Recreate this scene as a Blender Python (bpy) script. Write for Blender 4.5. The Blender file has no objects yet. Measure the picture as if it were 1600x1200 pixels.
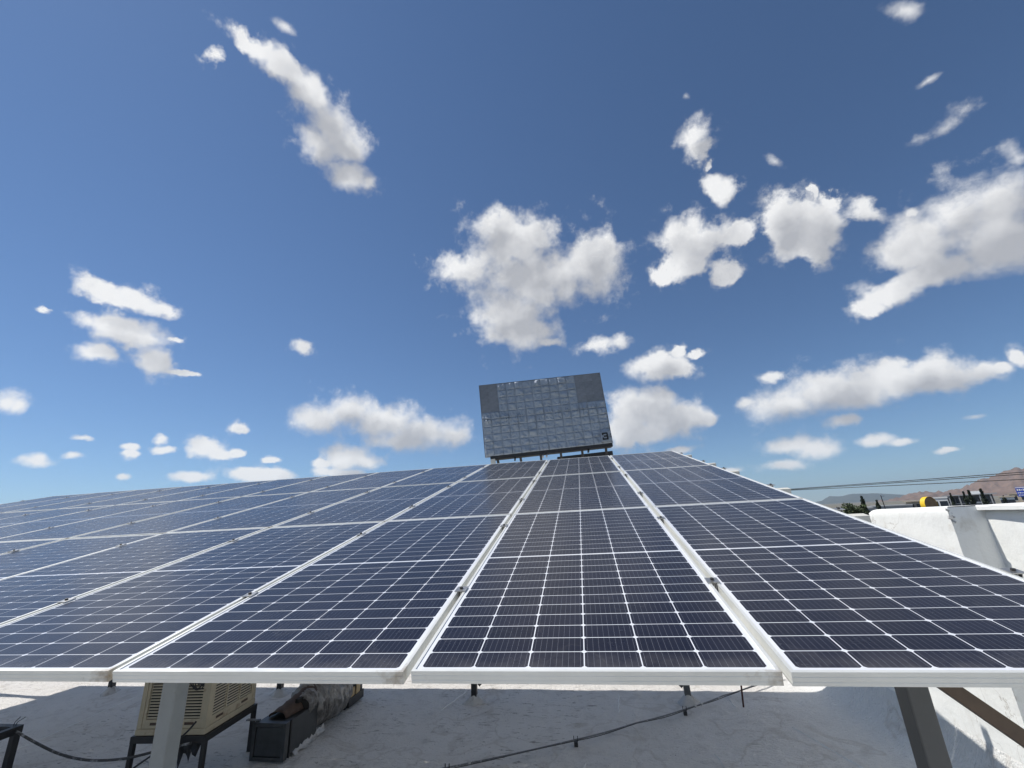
import bpy, math, random
import numpy as np
from mathutils import Vector, Matrix, Euler

random.seed(7)
rng = np.random.default_rng(11)
scene = bpy.context.scene
col = scene.collection
R = math.radians

# ------------------------------------------------------------------ camera
cam_data = bpy.data.cameras.new('camera')
cam = bpy.data.objects.new('camera', cam_data)
col.objects.link(cam)
cam_data.sensor_width = 36.0
cam_data.lens = 14.642
cam_data.clip_start = 0.05
cam_data.clip_end = 40000.0
cam.matrix_world = Matrix(((0.98408, 0.09978, 0.147071, 0.58239),
                           (0.170532, -0.297111, -0.939491, -1.380758),
                           (-0.050046, 0.949615, -0.309397, 0.41884),
                           (0.0, 0.0, 0.0, 1.0)))
scene.camera = cam
CAM = Vector((0.58239, -1.380758, 0.41884))

# ------------------------------------------------------------------ exposure
vs = scene.view_settings
vs.view_transform = 'Standard'
vs.look = 'None'
vs.exposure = 0.12
vs.gamma = 1.0
vs.use_curve_mapping = False
scene.render.engine = 'CYCLES'
scene.cycles.use_denoising = True
scene.cycles.max_bounces = 6
scene.cycles.diffuse_bounces = 3
scene.cycles.volume_bounces = 0
scene.cycles.sample_clamp_indirect = 6.0
scene.cycles.use_adaptive_sampling = True
scene.cycles.adaptive_threshold = 0.012
scene.cycles.adaptive_min_samples = 12

# ------------------------------------------------------------------ sun
SUN = Vector((-0.635, 0.08, 1.0)).normalized()
sun_data = bpy.data.lights.new('sun', 'SUN')
sun_data.energy = 4.6
sun_data.angle = R(0.53)
sun_data.color = (1.0, 0.955, 0.89)
sun = bpy.data.objects.new('sun', sun_data)
col.objects.link(sun)
sun.rotation_euler = SUN.to_track_quat('Z', 'Y').to_euler()
sun.location = SUN * 60

# ------------------------------------------------------------------ sky with fair-weather cumulus
# clouds: (frame, azimuth, elevation, half width, half height) in degrees; frame 1 is turned 45 degrees
CL = [
    (0, -49.1, 50.9, 2.95, 0.97), (1, -3.4, 71.8, 1.03, 0.71), (0, -44.8, 50.3, 3.47, 1.38), (0, -40.1, 49.2, 3.5, 1.74), (0, -36.7, 47.3, 3.13, 2.0),
    (0, -34.1, 46.0, 3.15, 1.73), (0, -38.2, 45.1, 2.42, 1.46), (0, -33.2, 42.8, 2.88, 1.44), (0, -31.5, 42.4, 1.5, 0.91), (0, -45.3, 53.8, 1.47, 0.44),
    (0, -57.2, 23.9, 2.24, 1.05), (0, -54.9, 23.9, 2.56, 1.16), (0, -52.4, 23.5, 1.64, 0.86), (0, -54.8, 20.7, 3.36, 1.45), (0, -53.8, 19.8, 3.02, 1.08),
    (0, -51.9, 18.0, 1.6, 1.2), (0, -56.1, 17.5, 1.48, 0.75), (0, -50.5, 20.4, 0.6, 0.42), (0, -49.3, 17.2, 1.26, 0.32), (0, -60.4, 20.3, 0.7, 0.34),
    (0, -37.4, 21.7, 1.27, 0.79), (0, -7.7, 36.5, 6.84, 3.49), (0, -10.2, 38.7, 4.2, 2.0), (0, -4.4, 37.0, 4.0, 2.0), (0, -15.5, 33.2, 4.62, 2.12),
    (0, 5.0, 32.7, 4.4, 4.1), (0, 6.8, 34.6, 2.4, 1.97), (0, -5.0, 31.6, 9.44, 3.85), (0, -8.4, 27.2, 5.66, 3.61), (0, -6.1, 24.9, 4.03, 2.43),
    (0, -3.1, 23.2, 1.68, 0.62), (0, 19.2, 32.2, 4.1, 2.8), (0, 24.3, 31.5, 2.36, 1.32), (0, 14.7, 29.6, 1.68, 1.28), (0, 17.4, 30.2, 3.17, 1.93),
    (0, 21.5, 28.0, 2.05, 1.42), (0, 16.5, 33.7, 2.35, 1.7), (1, 43.2, -0.5, 2.74, 3.83), (0, 33.3, 29.2, 2.41, 2.23), (1, 41.6, -2.5, 1.71, 2.52),
    (1, 46.5, -5.6, 0.96, 2.01), (1, 46.7, -0.6, 0.5, 0.64), (1, 46.6, -2.6, 0.54, 1.01), (0, 22.2, 43.8, 2.12, 1.36), (0, 22.4, 42.2, 1.58, 0.98),
    (0, 24.0, 36.8, 1.95, 1.45), (0, 23.3, 37.9, 1.26, 1.12), (0, 22.5, 47.2, 0.73, 0.4), (0, 23.2, 40.2, 0.5, 0.53), (0, 46.2, 23.9, 2.54, 3.27),
    (0, 43.5, 24.7, 2.77, 3.05), (0, 40.5, 24.3, 2.63, 2.69), (0, 45.1, 21.8, 2.84, 2.99), (1, 43.9, -11.4, 2.07, 2.93), (0, 41.3, 20.7, 2.61, 1.49),
    (0, 37.2, 20.2, 2.43, 1.43), (0, 34.8, 19.4, 1.89, 0.93), (0, 38.4, 20.7, 2.32, 1.03), (0, 48.2, 27.4, 0.79, 1.36), (1, 47.7, -9.7, 0.69, 1.0),
    (0, 45.1, 32.7, 2.21, 0.67), (0, 46.7, 33.0, 1.01, 0.65), (0, 43.4, 32.8, 1.11, 0.7), (0, 45.4, 36.6, 0.96, 0.33), (1, 62.8, -2.6, 0.77, 1.95),
    (0, 25.0, 11.0, 4.01, 1.75), (0, 28.9, 11.7, 4.0, 2.12), (0, 31.8, 10.9, 2.93, 1.6), (0, 34.9, 11.7, 2.13, 2.08), (0, 37.2, 11.4, 2.59, 1.75),
    (0, 39.3, 10.7, 1.91, 1.25), (0, 40.6, 10.9, 0.81, 0.58), (0, 29.7, 8.4, 1.55, 0.61), (0, 24.5, 14.5, 1.27, 0.61), (0, 21.2, 11.7, 1.23, 0.68),
    (0, 41.9, 10.6, 0.65, 0.48), (0, 43.1, 11.2, 0.52, 0.76), (0, 7.2, 13.1, 3.18, 2.87), (0, 10.0, 12.8, 3.23, 2.66), (0, 13.0, 11.2, 3.7, 2.03),
    (0, 6.0, 10.6, 2.83, 2.52), (0, 16.3, 10.7, 1.03, 0.95), (0, 7.9, 9.7, 3.59, 1.35), (0, 10.9, 18.4, 3.57, 1.88), (0, 13.7, 17.7, 2.2, 1.34),
    (0, 4.0, 22.1, 2.69, 0.87), (0, 6.7, 22.2, 1.4, 0.86), (0, 16.8, 19.1, 1.06, 0.66), (0, 14.6, 19.7, 0.95, 0.66), (0, -34.5, 13.2, 3.42, 1.75),
    (0, -31.1, 14.2, 3.14, 1.96), (0, -26.6, 13.1, 4.77, 2.17), (0, -21.6, 11.6, 5.12, 2.21), (0, -17.2, 11.0, 2.27, 1.2), (0, -24.1, 10.6, 4.16, 1.0),
    (0, -31.1, 8.4, 2.73, 1.43), (0, -28.8, 8.0, 2.18, 0.8), (0, -33.7, 7.8, 1.31, 0.62), (0, -46.1, 9.2, 1.61, 1.11), (0, -44.7, 8.6, 1.18, 0.56),
    (0, -42.8, 8.8, 0.99, 0.5), (0, -52.0, 9.0, 0.78, 0.38), (0, -51.9, 8.3, 0.68, 0.38), (0, -49.9, 9.8, 0.58, 0.59), (0, -49.6, 8.7, 0.94, 0.53),
    (0, -58.2, 7.1, 1.16, 0.51), (0, -58.0, 7.4, 0.7, 0.45), (0, -61.0, 12.3, 0.88, 0.89), (0, -60.3, 12.1, 0.53, 0.67), (0, -55.7, 9.6, 0.72, 0.25),
    (0, -42.8, 11.6, 0.89, 0.54), (0, -55.9, 7.8, 0.55, 0.3), (0, -52.2, 6.0, 0.52, 0.25), (0, -39.2, 8.2, 0.86, 0.3), (0, -46.6, 6.0, 1.88, 0.6),
    (0, -41.3, 6.5, 2.51, 0.86), (0, -38.8, 6.4, 2.12, 0.81), (0, -32.9, 6.8, 1.91, 0.62), (0, -31.0, 6.5, 2.25, 0.63), (0, 24.3, 6.4, 2.38, 0.96),
    (0, 26.6, 5.8, 2.31, 0.94), (0, 23.2, 4.3, 1.98, 0.57), (0, 31.8, 5.8, 1.64, 0.61), (0, 33.7, 5.4, 1.16, 0.4), (0, 36.6, 4.3, 0.87, 0.26),
    (0, 12.7, 7.3, 1.61, 0.49), (0, 17.6, 4.3, 0.94, 0.31), (0, 39.3, 6.9, 0.81, 0.23), (1, 47.9, 4.6, 0.5, 1.29),
]
world = bpy.data.worlds.new('World')
scene.world = world
world.use_nodes = True
world.cycles.sampling_method = 'NONE'
wt = world.node_tree
wt.nodes.clear()


class NB:
    """small node builder"""
    def __init__(self, tree):
        self.t = tree

    def node(self, kind, **kw):
        n = self.t.nodes.new(kind)
        for k, v in kw.items():
            setattr(n, k, v)
        return n

    def put(self, sock, v):
        if isinstance(v, bpy.types.NodeSocket):
            self.t.links.new(v, sock)
        elif v is not None:
            sock.default_value = v

    def math(self, op, a, b=None, c=None, clamp=False):
        n = self.node('ShaderNodeMath', operation=op, use_clamp=clamp)
        for i, v in enumerate((a, b, c)):
            if v is not None:
                self.put(n.inputs[i], v)
        return n.outputs[0]

    def vec(self, op, a, b=None, c=None, scale=None):
        n = self.node('ShaderNodeVectorMath', operation=op)
        for i, v in enumerate((a, b, c)):
            if v is not None:
                self.put(n.inputs[i], v)
        if scale is not None:
            self.put(n.inputs['Scale'], scale)
        return n.outputs['Value'] if op in ('LENGTH', 'DOT_PRODUCT', 'DISTANCE') else n.outputs[0]

    def noise(self, vec, scale, detail=4.0, rough=0.5, out='Fac', dims='3D', distort=0.0):
        n = self.node('ShaderNodeTexNoise', noise_dimensions=dims)
        if vec is not None:
            self.put(n.inputs['Vector'], vec)
        n.inputs['Scale'].default_value = scale
        n.inputs['Detail'].default_value = detail
        n.inputs['Roughness'].default_value = rough
        n.inputs['Distortion'].default_value = distort
        return n.outputs[out]

    def maprange(self, v, a, b, c=0.0, d=1.0, smooth=False):
        n = self.node('ShaderNodeMapRange')
        n.interpolation_type = 'SMOOTHSTEP' if smooth else 'LINEAR'
        n.clamp = True
        self.put(n.inputs['Value'], v)
        for k, x in (('From Min', a), ('From Max', b), ('To Min', c), ('To Max', d)):
            self.put(n.inputs[k], x)
        return n.outputs['Result']

    def mix(self, f, a, b, kind='RGBA', blend='MIX'):
        n = self.node('ShaderNodeMix', data_type=kind)
        if kind == 'RGBA':
            n.blend_type = blend
            i0, i1, o = 6, 7, 2
        else:
            i0, i1, o = 2, 3, 0
        self.put(n.inputs[0], f)
        for i, v in ((i0, a), (i1, b)):
            if isinstance(v, (tuple, list)) and len(v) == 3:
                v = (*v, 1.0)
            self.put(n.inputs[i], v)
        return n.outputs[o]


w = NB(wt)
sky = w.node('ShaderNodeTexSky', sky_type='NISHITA')
sky.sun_disc = False
sky.sun_elevation = math.asin(SUN.z)
sky.sun_rotation = math.atan2(SUN.x, SUN.y)
sky.altitude = 1400.0
sky.air_density = 1.0
sky.dust_density = 0.2
sky.ozone_density = 2.2
tc = w.node('ShaderNodeTexCoord')
D = tc.outputs['Generated']
sep = w.node('ShaderNodeSeparateXYZ')
w.put(sep.inputs[0], D)
az = w.math('ARCTAN2', sep.outputs[0], sep.outputs[1])
el = w.math('ARCSINE', sep.outputs[2])
cmb = w.node('ShaderNodeCombineXYZ')
w.put(cmb.inputs[0], w.math('MULTIPLY', az, 180 / math.pi))
w.put(cmb.inputs[1], w.math('MULTIPLY', el, 180 / math.pi))
Q0 = cmb.outputs[0]
# edges pushed about by noise, less so low down where clouds are far off and small
warp_n = w.node('ShaderNodeTexNoise')
w.put(warp_n.inputs['Vector'], D)
warp_n.inputs['Scale'].default_value = 15.0
warp_n.inputs['Detail'].default_value = 5.0
warp_n.inputs['Roughness'].default_value = 0.60
warp = w.vec('SUBTRACT', warp_n.outputs['Color'], (0.5, 0.5, 0.5))
lowel = w.maprange(w.math('MULTIPLY', el, 180 / math.pi), 4.0, 30.0, 0.32, 1.0)
warp = w.vec('SCALE', w.vec('MULTIPLY', warp, (4.4, 3.9, 0.0)), scale=lowel)
Q = w.vec('ADD', Q0, warp)


THIN = {9, 47, 58, 60, 61, 62, 63, 64, 127, 128}       # wisps: half transparent streaks


def field(q, least=0.0, thin=False):
    rot = w.node('ShaderNodeVectorRotate', rotation_type='Z_AXIS')
    w.put(rot.inputs['Vector'], q)
    rot.inputs['Angle'].default_value = R(-45)
    qs = (q, rot.outputs[0])
    cur = None
    for i, (fr, a, e, ra, re) in enumerate(CL):
        if ra * re < least or (i in THIN) != thin:
            continue
        s = (1 / ra, 1 / re, 0.0)
        p = w.vec('MULTIPLY_ADD', qs[fr], s, (-a / ra, -e / re, 0.0))
        l = w.vec('LENGTH', p)
        cur = l if cur is None else w.math('SMOOTH_MIN', cur, l, 0.35)
    return w.math('SUBTRACT', 1.0, cur)


F = field(Q)
n_edge = w.noise(D, 22.0, 7.0, 0.61)
n_fine = w.math('SUBTRACT', n_edge, 0.5)
# away from the part of the sky in view the same kind of cloud goes on
off = w.maprange(w.math('ABSOLUTE', w.math('ADD', w.math('MULTIPLY', az, 180 / math.pi), 7.0)), 66.0, 84.0)
hi = w.maprange(w.math('MULTIPLY', el, 180 / math.pi), 60.0, 70.0)
off = w.math('MAXIMUM', off, hi)
gen = w.maprange(w.noise(D, 5.2, 5.0, 0.55), 0.56, 0.80, -0.3, 1.0)
gen = w.math('SUBTRACT', gen, w.math('MULTIPLY', w.math('SUBTRACT', 1.0, off), 3.0))
F = w.math('MAXIMUM', F, gen)
dens = w.math('ADD', F, w.math('MULTIPLY', n_fine, 1.75))
soft = w.maprange(w.noise(D, 3.2, 2.0, 0.5), 0.40, 0.64)      # some edges crisp, some frayed
alpha = w.maprange(dens, w.math('SUBTRACT', -0.26, w.math('MULTIPLY', soft, 0.20)), w.math('ADD', 0.26, w.math('MULTIPLY', soft, 0.44)), smooth=True)
halo = w.maprange(w.math('ADD', F, w.math('MULTIPLY', n_fine, 4.8)), -0.45, 1.0, 0.0, 0.6, smooth=True)
alpha = w.math('MAXIMUM', alpha, halo)
wisp = w.math('ADD', field(w.vec('ADD', Q0, w.vec('SCALE', warp, scale=0.35)), 0.0, True), w.math('MULTIPLY', n_fine, 3.4))
alpha = w.math('MAXIMUM', alpha, w.maprange(wisp, -0.25, 1.5, 0.0, 0.85, smooth=True))
# light: sample the cloud a little towards the sun and compare
shift = (-1.6, 2.4, 0.0)
F2 = field(w.vec('ADD', Q, shift), 2.4)
n2 = w.noise(w.vec('ADD', D, tuple(SUN * 0.035)), 9.0, 4.0, 0.50)
n1 = w.noise(D, 9.0, 4.0, 0.50)
relief = w.math('SUBTRACT', n1, n2)
thick = w.maprange(w.math('ADD', F2, w.math('MULTIPLY', n_fine, 0.25)), -0.75, 0.55, smooth=True)
patch = w.maprange(w.noise(D, 3.6, 3.0, 0.5), 0.36, 0.60, 0.55, 1.0)
lit = w.math('SUBTRACT', 1.0, w.math('MULTIPLY', thick, patch))
lit = w.math('ADD', lit, w.math('MULTIPLY', relief, 2.0))
lit = w.math('MINIMUM', w.math('MAXIMUM', lit, 0.0), 1.05)
cloud_col = w.mix(lit, (4.3, 4.4, 4.7), (8.6, 8.6, 8.6))
sky_col = w.vec('MULTIPLY', sky.outputs[0], (0.64, 0.78, 0.905))
skymix = w.mix(w.math('MULTIPLY', alpha, 0.97), sky_col, cloud_col)
bg = w.node('ShaderNodeBackground')
w.put(bg.inputs['Color'], skymix)
bg.inputs['Strength'].default_value = 0.10
wo = w.node('ShaderNodeOutputWorld')
w.put(wo.inputs['Surface'], bg.outputs[0])

# ------------------------------------------------------------------ helpers
def tag(o, label=None, cat=None, group=None, kind=None):
    if label: o['label'] = label
    if cat: o['category'] = cat
    if group: o['group'] = group
    if kind: o['kind'] = kind
    return o


def empty(name, loc=(0, 0, 0), rot=(0, 0, 0)):
    o = bpy.data.objects.new(name, None)
    o.empty_display_size = 0.1
    o.location = loc
    o.rotation_euler = rot
    col.objects.link(o)
    return o


def link(name, me, parent=None, loc=(0, 0, 0), rot=(0, 0, 0), scale=(1, 1, 1)):
    o = bpy.data.objects.new(name, me)
    o.location = loc
    o.rotation_euler = rot
    o.scale = scale
    o.parent = parent
    col.objects.link(o)
    return o


class MB:
    """collects faces, then becomes one mesh"""
    def __init__(self):
        self.v, self.f = [], []

    def add(self, verts, faces):
        b = len(self.v)
        self.v += [tuple(p) for p in verts]
        self.f += [tuple(b + i for i in f) for f in faces]
        return self

    def box(self, lo, hi, m=None):
        x0, y0, z0 = lo
        x1, y1, z1 = hi
        p = [Vector(q) for q in ((x0, y0, z0), (x1, y0, z0), (x1, y1, z0), (x0, y1, z0),
                                 (x0, y0, z1), (x1, y0, z1), (x1, y1, z1), (x0, y1, z1))]
        if m is not None:
            p = [m @ q for q in p]
        return self.add(p, [(0, 3, 2, 1), (4, 5, 6, 7), (0, 1, 5, 4), (1, 2, 6, 5), (2, 3, 7, 6), (3, 0, 4, 7)])

    def bar(self, a, b, wdt, hgt, up=(0, 0, 1)):
        """a rectangular bar from a to b"""
        a, b = Vector(a), Vector(b)
        d = (b - a)
        l = d.length
        d.normalize()
        u = Vector(up)
        s = d.cross(u)
        if s.length < 1e-4:
            s = d.cross(Vector((0, 1, 0)))
        s.normalize()
        u = s.cross(d)
        m = Matrix((( s.x, d.x, u.x, a.x), (s.y, d.y, u.y, a.y), (s.z, d.z, u.z, a.z), (0, 0, 0, 1)))
        return self.box((-wdt / 2, 0, -hgt / 2), (wdt / 2, l, hgt / 2), m)

    def tube(self, path, r, n=8, cap=True):
        path = [Vector(p) for p in path]
        rs = r if isinstance(r, (list, tuple)) else [r] * len(path)
        rings = []
        ref = Vector((0, 0, 1))
        for i, p in enumerate(path):
            d = (path[min(i + 1, len(path) - 1)] - path[max(i - 1, 0)]).normalized()
            if abs(d.dot(ref)) > 0.95:
                ref = Vector((1, 0, 0)) if abs(d.x) < 0.9 else Vector((0, 1, 0))
            s = d.cross(ref).normalized()
            t = s.cross(d)
            rings.append([p + (s * math.cos(2 * math.pi * k / n) + t * math.sin(2 * math.pi * k / n)) * rs[i] for k in range(n)])
        vs_, fs = [], []
        for g in rings:
            vs_ += g
        for i in range(len(rings) - 1):
            for k in range(n):
                k2 = (k + 1) % n
                fs.append((i * n + k, i * n + k2, (i + 1) * n + k2, (i + 1) * n + k))
        if cap:
            fs.append(tuple(range(n - 1, -1, -1)))
            b = (len(rings) - 1) * n
            fs.append(tuple(b + k for k in range(n)))
        return self.add(vs_, fs)

    def mesh(self, name, mat, smooth=False):
        me = bpy.data.meshes.new(name)
        me.from_pydata(self.v, [], self.f)
        me.update()
        if mat is not None:
            for m in (mat if isinstance(mat, (list, tuple)) else [mat]):
                me.materials.append(m)
        if smooth:
            me.polygons.foreach_set('use_smooth', [True] * len(me.polygons))
        return me

    def obj(self, name, mat, parent=None, smooth=False, bevel=0.0, **kw):
        o = link(name, self.mesh(name, mat, smooth), parent, **kw)
        if bevel:
            b = o.modifiers.new('bevel', 'BEVEL')
            b.width = bevel
            b.segments = 2
            b.limit_method = 'ANGLE'
        return o


def vnoise(x, y, seed=0, octaves=4, rough=0.5):
    """value noise for mesh shapes"""
    x, y = np.broadcast_arrays(np.asarray(x, float), np.asarray(y, float))
    out = np.zeros(x.shape)
    amp, tot = 1.0, 0.0
    for o in range(octaves):
        f = 2.0 ** o
        xi, yi = np.floor(x * f), np.floor(y * f)
        fx, fy = x * f - xi, y * f - yi
        fx, fy = fx * fx * (3 - 2 * fx), fy * fy * (3 - 2 * fy)

        def h(i, j):
            n = np.sin(i * 127.1 + j * 311.7 + (seed + o) * 74.7) * 43758.5453
            return n - np.floor(n)
        v = (h(xi, yi) * (1 - fx) + h(xi + 1, yi) * fx) * (1 - fy) + (h(xi, yi + 1) * (1 - fx) + h(xi + 1, yi + 1) * fx) * fy
        out += amp * (v - 0.5)
        tot += amp
        amp *= rough
    return out / tot


def grid_mesh(P, name, mat, smooth=True, flip=False):
    """P: rows x cols x 3 array"""
    h, wd = P.shape[:2]
    idx = np.arange(h * wd).reshape(h, wd)
    q = np.stack([idx[:-1, :-1], idx[:-1, 1:], idx[1:, 1:], idx[1:, :-1]], -1).reshape(-1, 4)
    if flip:
        q = q[:, ::-1]
    me = bpy.data.meshes.new(name)
    me.from_pydata(P.reshape(-1, 3).tolist(), [], q.tolist())
    me.update()
    me.materials.append(mat)
    if smooth:
        me.polygons.foreach_set('use_smooth', [True] * len(me.polygons))
    return me


def polar(azd, dist, z):
    a = R(azd)
    return Vector((CAM.x + math.sin(a) * dist, CAM.y + math.cos(a) * dist, z))


def eye(eld, dist):
    return CAM.z + math.tan(R(eld)) * dist


# ------------------------------------------------------------------ materials
MATS = {}


def pmat(name, color, rough=0.6, metal=0.0, var=0.12, scale=6.0, bump=0.0, bscale=40.0, spec=0.5, dirt=None, dirt_amt=0.0,
         dirt_scale=3.0, coat=0.0, objrand=0.0):
    """a procedural material: colour varied by noise, blotches of dirt, fine relief"""
    m = bpy.data.materials.new(name)
    m.use_nodes = True
    t = m.node_tree
    b = NB(t)
    p = t.nodes['Principled BSDF']
    tcn = b.node('ShaderNodeTexCoord')
    v = tcn.outputs['Object']
    n = b.noise(v, scale, 5.0, 0.6)
    f = b.maprange(n, 0.3, 0.7)
    c = b.mix(f, tuple(x * (1 - var) for x in color), tuple(min(1, x * (1 + var)) for x in color))
    if objrand:
        oi = b.node('ShaderNodeObjectInfo')
        k = b.maprange(oi.outputs['Random'], 0, 1, 1 - objrand, 1 + objrand)
        hs = b.node('ShaderNodeHueSaturation')
        b.put(hs.inputs['Value'], k)
        b.put(hs.inputs['Color'], c)
        c = hs.outputs[0]
    if dirt is not None:
        n2 = b.noise(v, dirt_scale, 7.0, 0.68)
        c = b.mix(b.maprange(n2, 0.62 - dirt_amt * 0.3, 0.80 - dirt_amt * 0.3), c, dirt)
    b.put(p.inputs['Base Color'], c)
    b.put(p.inputs['Roughness'], b.maprange(n, 0.2, 0.8, max(0, rough - 0.08), min(1, rough + 0.08)))
    p.inputs['Metallic'].default_value = metal
    p.inputs['Specular IOR Level'].default_value = spec
    p.inputs['Coat Weight'].default_value = coat
    if bump:
        bn = b.node('ShaderNodeBump')
        bn.inputs['Strength'].default_value = min(1.0, bump)
        bn.inputs['Distance'].default_value = 0.01
        b.put(bn.inputs['Height'], b.noise(v, bscale, 5.0, 0.6))
        b.put(p.inputs['Normal'], bn.outputs[0])
    MATS[name] = m
    return m


M_alu = pmat('anodised_aluminium', (0.62, 0.63, 0.62), 0.42, 0.55, 0.05, 9.0, 0.05, 220.0)
M_clamp = pmat('clamp_aluminium', (0.42, 0.42, 0.41), 0.35, 0.8, 0.2, 60.0)
M_boltdark = pmat('bolt_steel', (0.10, 0.095, 0.09), 0.45, 0.7, 0.2, 60.0)
M_rail = pmat('rail_paint', (0.62, 0.61, 0.55), 0.55, 0.0, 0.08, 12.0, 0.1, 60.0, dirt=(0.36, 0.32, 0.25), dirt_amt=0.25)
M_post_light = pmat('grey_primer_paint', (0.235, 0.255, 0.26), 0.6, 0.0, 0.10, 9.0, 0.15, 60.0, dirt=(0.12, 0.085, 0.06), dirt_amt=0.05, dirt_scale=9.0)
M_post_dark = pmat('dark_grey_paint', (0.085, 0.088, 0.088), 0.55, 0.0, 0.12, 9.0, 0.12, 70.0)
M_brace = pmat('brown_primer_steel', (0.12, 0.085, 0.06), 0.6, 0.2, 0.25, 9.0, 0.15, 60.0)
M_black = pmat('black_painted_steel', (0.018, 0.018, 0.019), 0.5, 0.0, 0.3, 20.0, 0.1, 60.0, dirt=(0.06, 0.04, 0.03), dirt_amt=0.15, dirt_scale=14)
M_beige = pmat('beige_cooler_paint', (0.45, 0.385, 0.265), 0.5, 0.0, 0.10, 5.0, 0.05, 60.0, dirt=(0.17, 0.10, 0.05), dirt_amt=0.24, dirt_scale=7.0)
M_slat = pmat('beige_slat_paint', (0.44, 0.38, 0.27), 0.5, 0.0, 0.06, 8.0, dirt=(0.17, 0.10, 0.05), dirt_amt=0.12, dirt_scale=9.0)
M_dark = pmat('dark_interior', (0.02, 0.018, 0.015), 0.9)
M_rust = pmat('rusty_sheet', (0.085, 0.055, 0.04), 0.75, 0.2, 0.3, 14.0, 0.3, 50.0)
M_duct = pmat('dark_duct_sheet', (0.055, 0.058, 0.06), 0.45, 0.35, 0.25, 8.0, 0.08, 30.0, dirt=(0.12, 0.11, 0.10), dirt_amt=0.2)
M_foil = pmat('aged_foil_wrap', (0.26, 0.25, 0.235), 0.36, 0.45, 0.3, 10.0, 0.5, 30.0, dirt=(0.06, 0.05, 0.045), dirt_amt=0.35)
M_card = pmat('cardboard', (0.45, 0.33, 0.18), 0.8)
M_conduit = pmat('grey_conduit', (0.17, 0.175, 0.18), 0.5, 0.3, 0.2, 30.0, dirt=(0.65, 0.66, 0.66), dirt_amt=0.22, dirt_scale=11.0)
M_cable = pmat('black_cable', (0.02, 0.02, 0.02), 0.55, 0.0, 0.2, 30.0)
M_flecked = pmat('paint_flecked_cable', (0.035, 0.034, 0.033), 0.6, 0.0, 0.2, 30.0, dirt=(0.42, 0.42, 0.42), dirt_amt=0.35, dirt_scale=9.0)
M_rebar = pmat('rusty_rebar', (0.085, 0.035, 0.025), 0.8, 0.2, 0.3, 40.0, 0.5, 90.0)
M_seal = pmat('white_sealant', (0.46, 0.455, 0.44), 0.75, 0.0, 0.12, 14.0, 0.5, 30.0, dirt=(0.26, 0.24, 0.21), dirt_amt=0.3, dirt_scale=8.0)


def frame_material():
    """anodised frame: brushed along its length, brown dust washed into the corners"""
    m = bpy.data.materials.new('panel_frame')
    m.use_nodes = True
    t = m.node_tree
    b = NB(t)
    p = t.nodes['Principled BSDF']
    tcn = b.node('ShaderNodeTexCoord')
    sp = b.node('ShaderNodeSeparateXYZ')
    b.put(sp.inputs[0], tcn.outputs['Object'])
    oi = b.node('ShaderNodeObjectInfo')
    off_ = b.vec('ADD', tcn.outputs['Object'], b.vec('SCALE', (1.0, 1.7, 0.6), scale=b.math('MULTIPLY', oi.outputs['Random'], 40.0)))
    n = b.noise(off_, 3.0, 6.0, 0.65)
    c = b.mix(b.maprange(n, 0.35, 0.7), (0.74, 0.75, 0.72), (0.64, 0.65, 0.62))
    # dust that rain leaves at the lower right corner of a module
    dx = b.math('MULTIPLY', b.math('SUBTRACT', sp.outputs[0], PW), 7.0)
    dy = b.math('MULTIPLY', sp.outputs[1], 14.0)
    near = b.math('SQRT', b.math('ADD', b.math('MULTIPLY', dx, dx), b.math('MULTIPLY', dy, dy)))
    g = b.math('SUBTRACT', b.noise(off_, 22.0, 6.0, 0.65), b.math('MULTIPLY', near, 0.42))
    c = b.mix(b.maprange(g, 0.28, 0.66), c, (0.30, 0.24, 0.17))
    g2 = b.noise(off_, 9.0, 7.0, 0.7)
    c = b.mix(b.math('MULTIPLY', b.maprange(g2, 0.66, 0.84), 0.35), c, (0.45, 0.42, 0.36))
    b.put(p.inputs['Base Color'], c)
    p.inputs['Metallic'].default_value = 0.3
    b.put(p.inputs['Roughness'], b.maprange(b.noise(b.vec('MULTIPLY', off_, (3.0, 3.0, 160.0)), 2.0, 4.0, 0.6), 0.3, 0.7, 0.34, 0.52))
    return m


PW, PL = 1.036, 2.045          # one module
PITCH_U, PITCH_V = 1.058, 2.057
TILT = R(13.0)
M_frame = frame_material()


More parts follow.
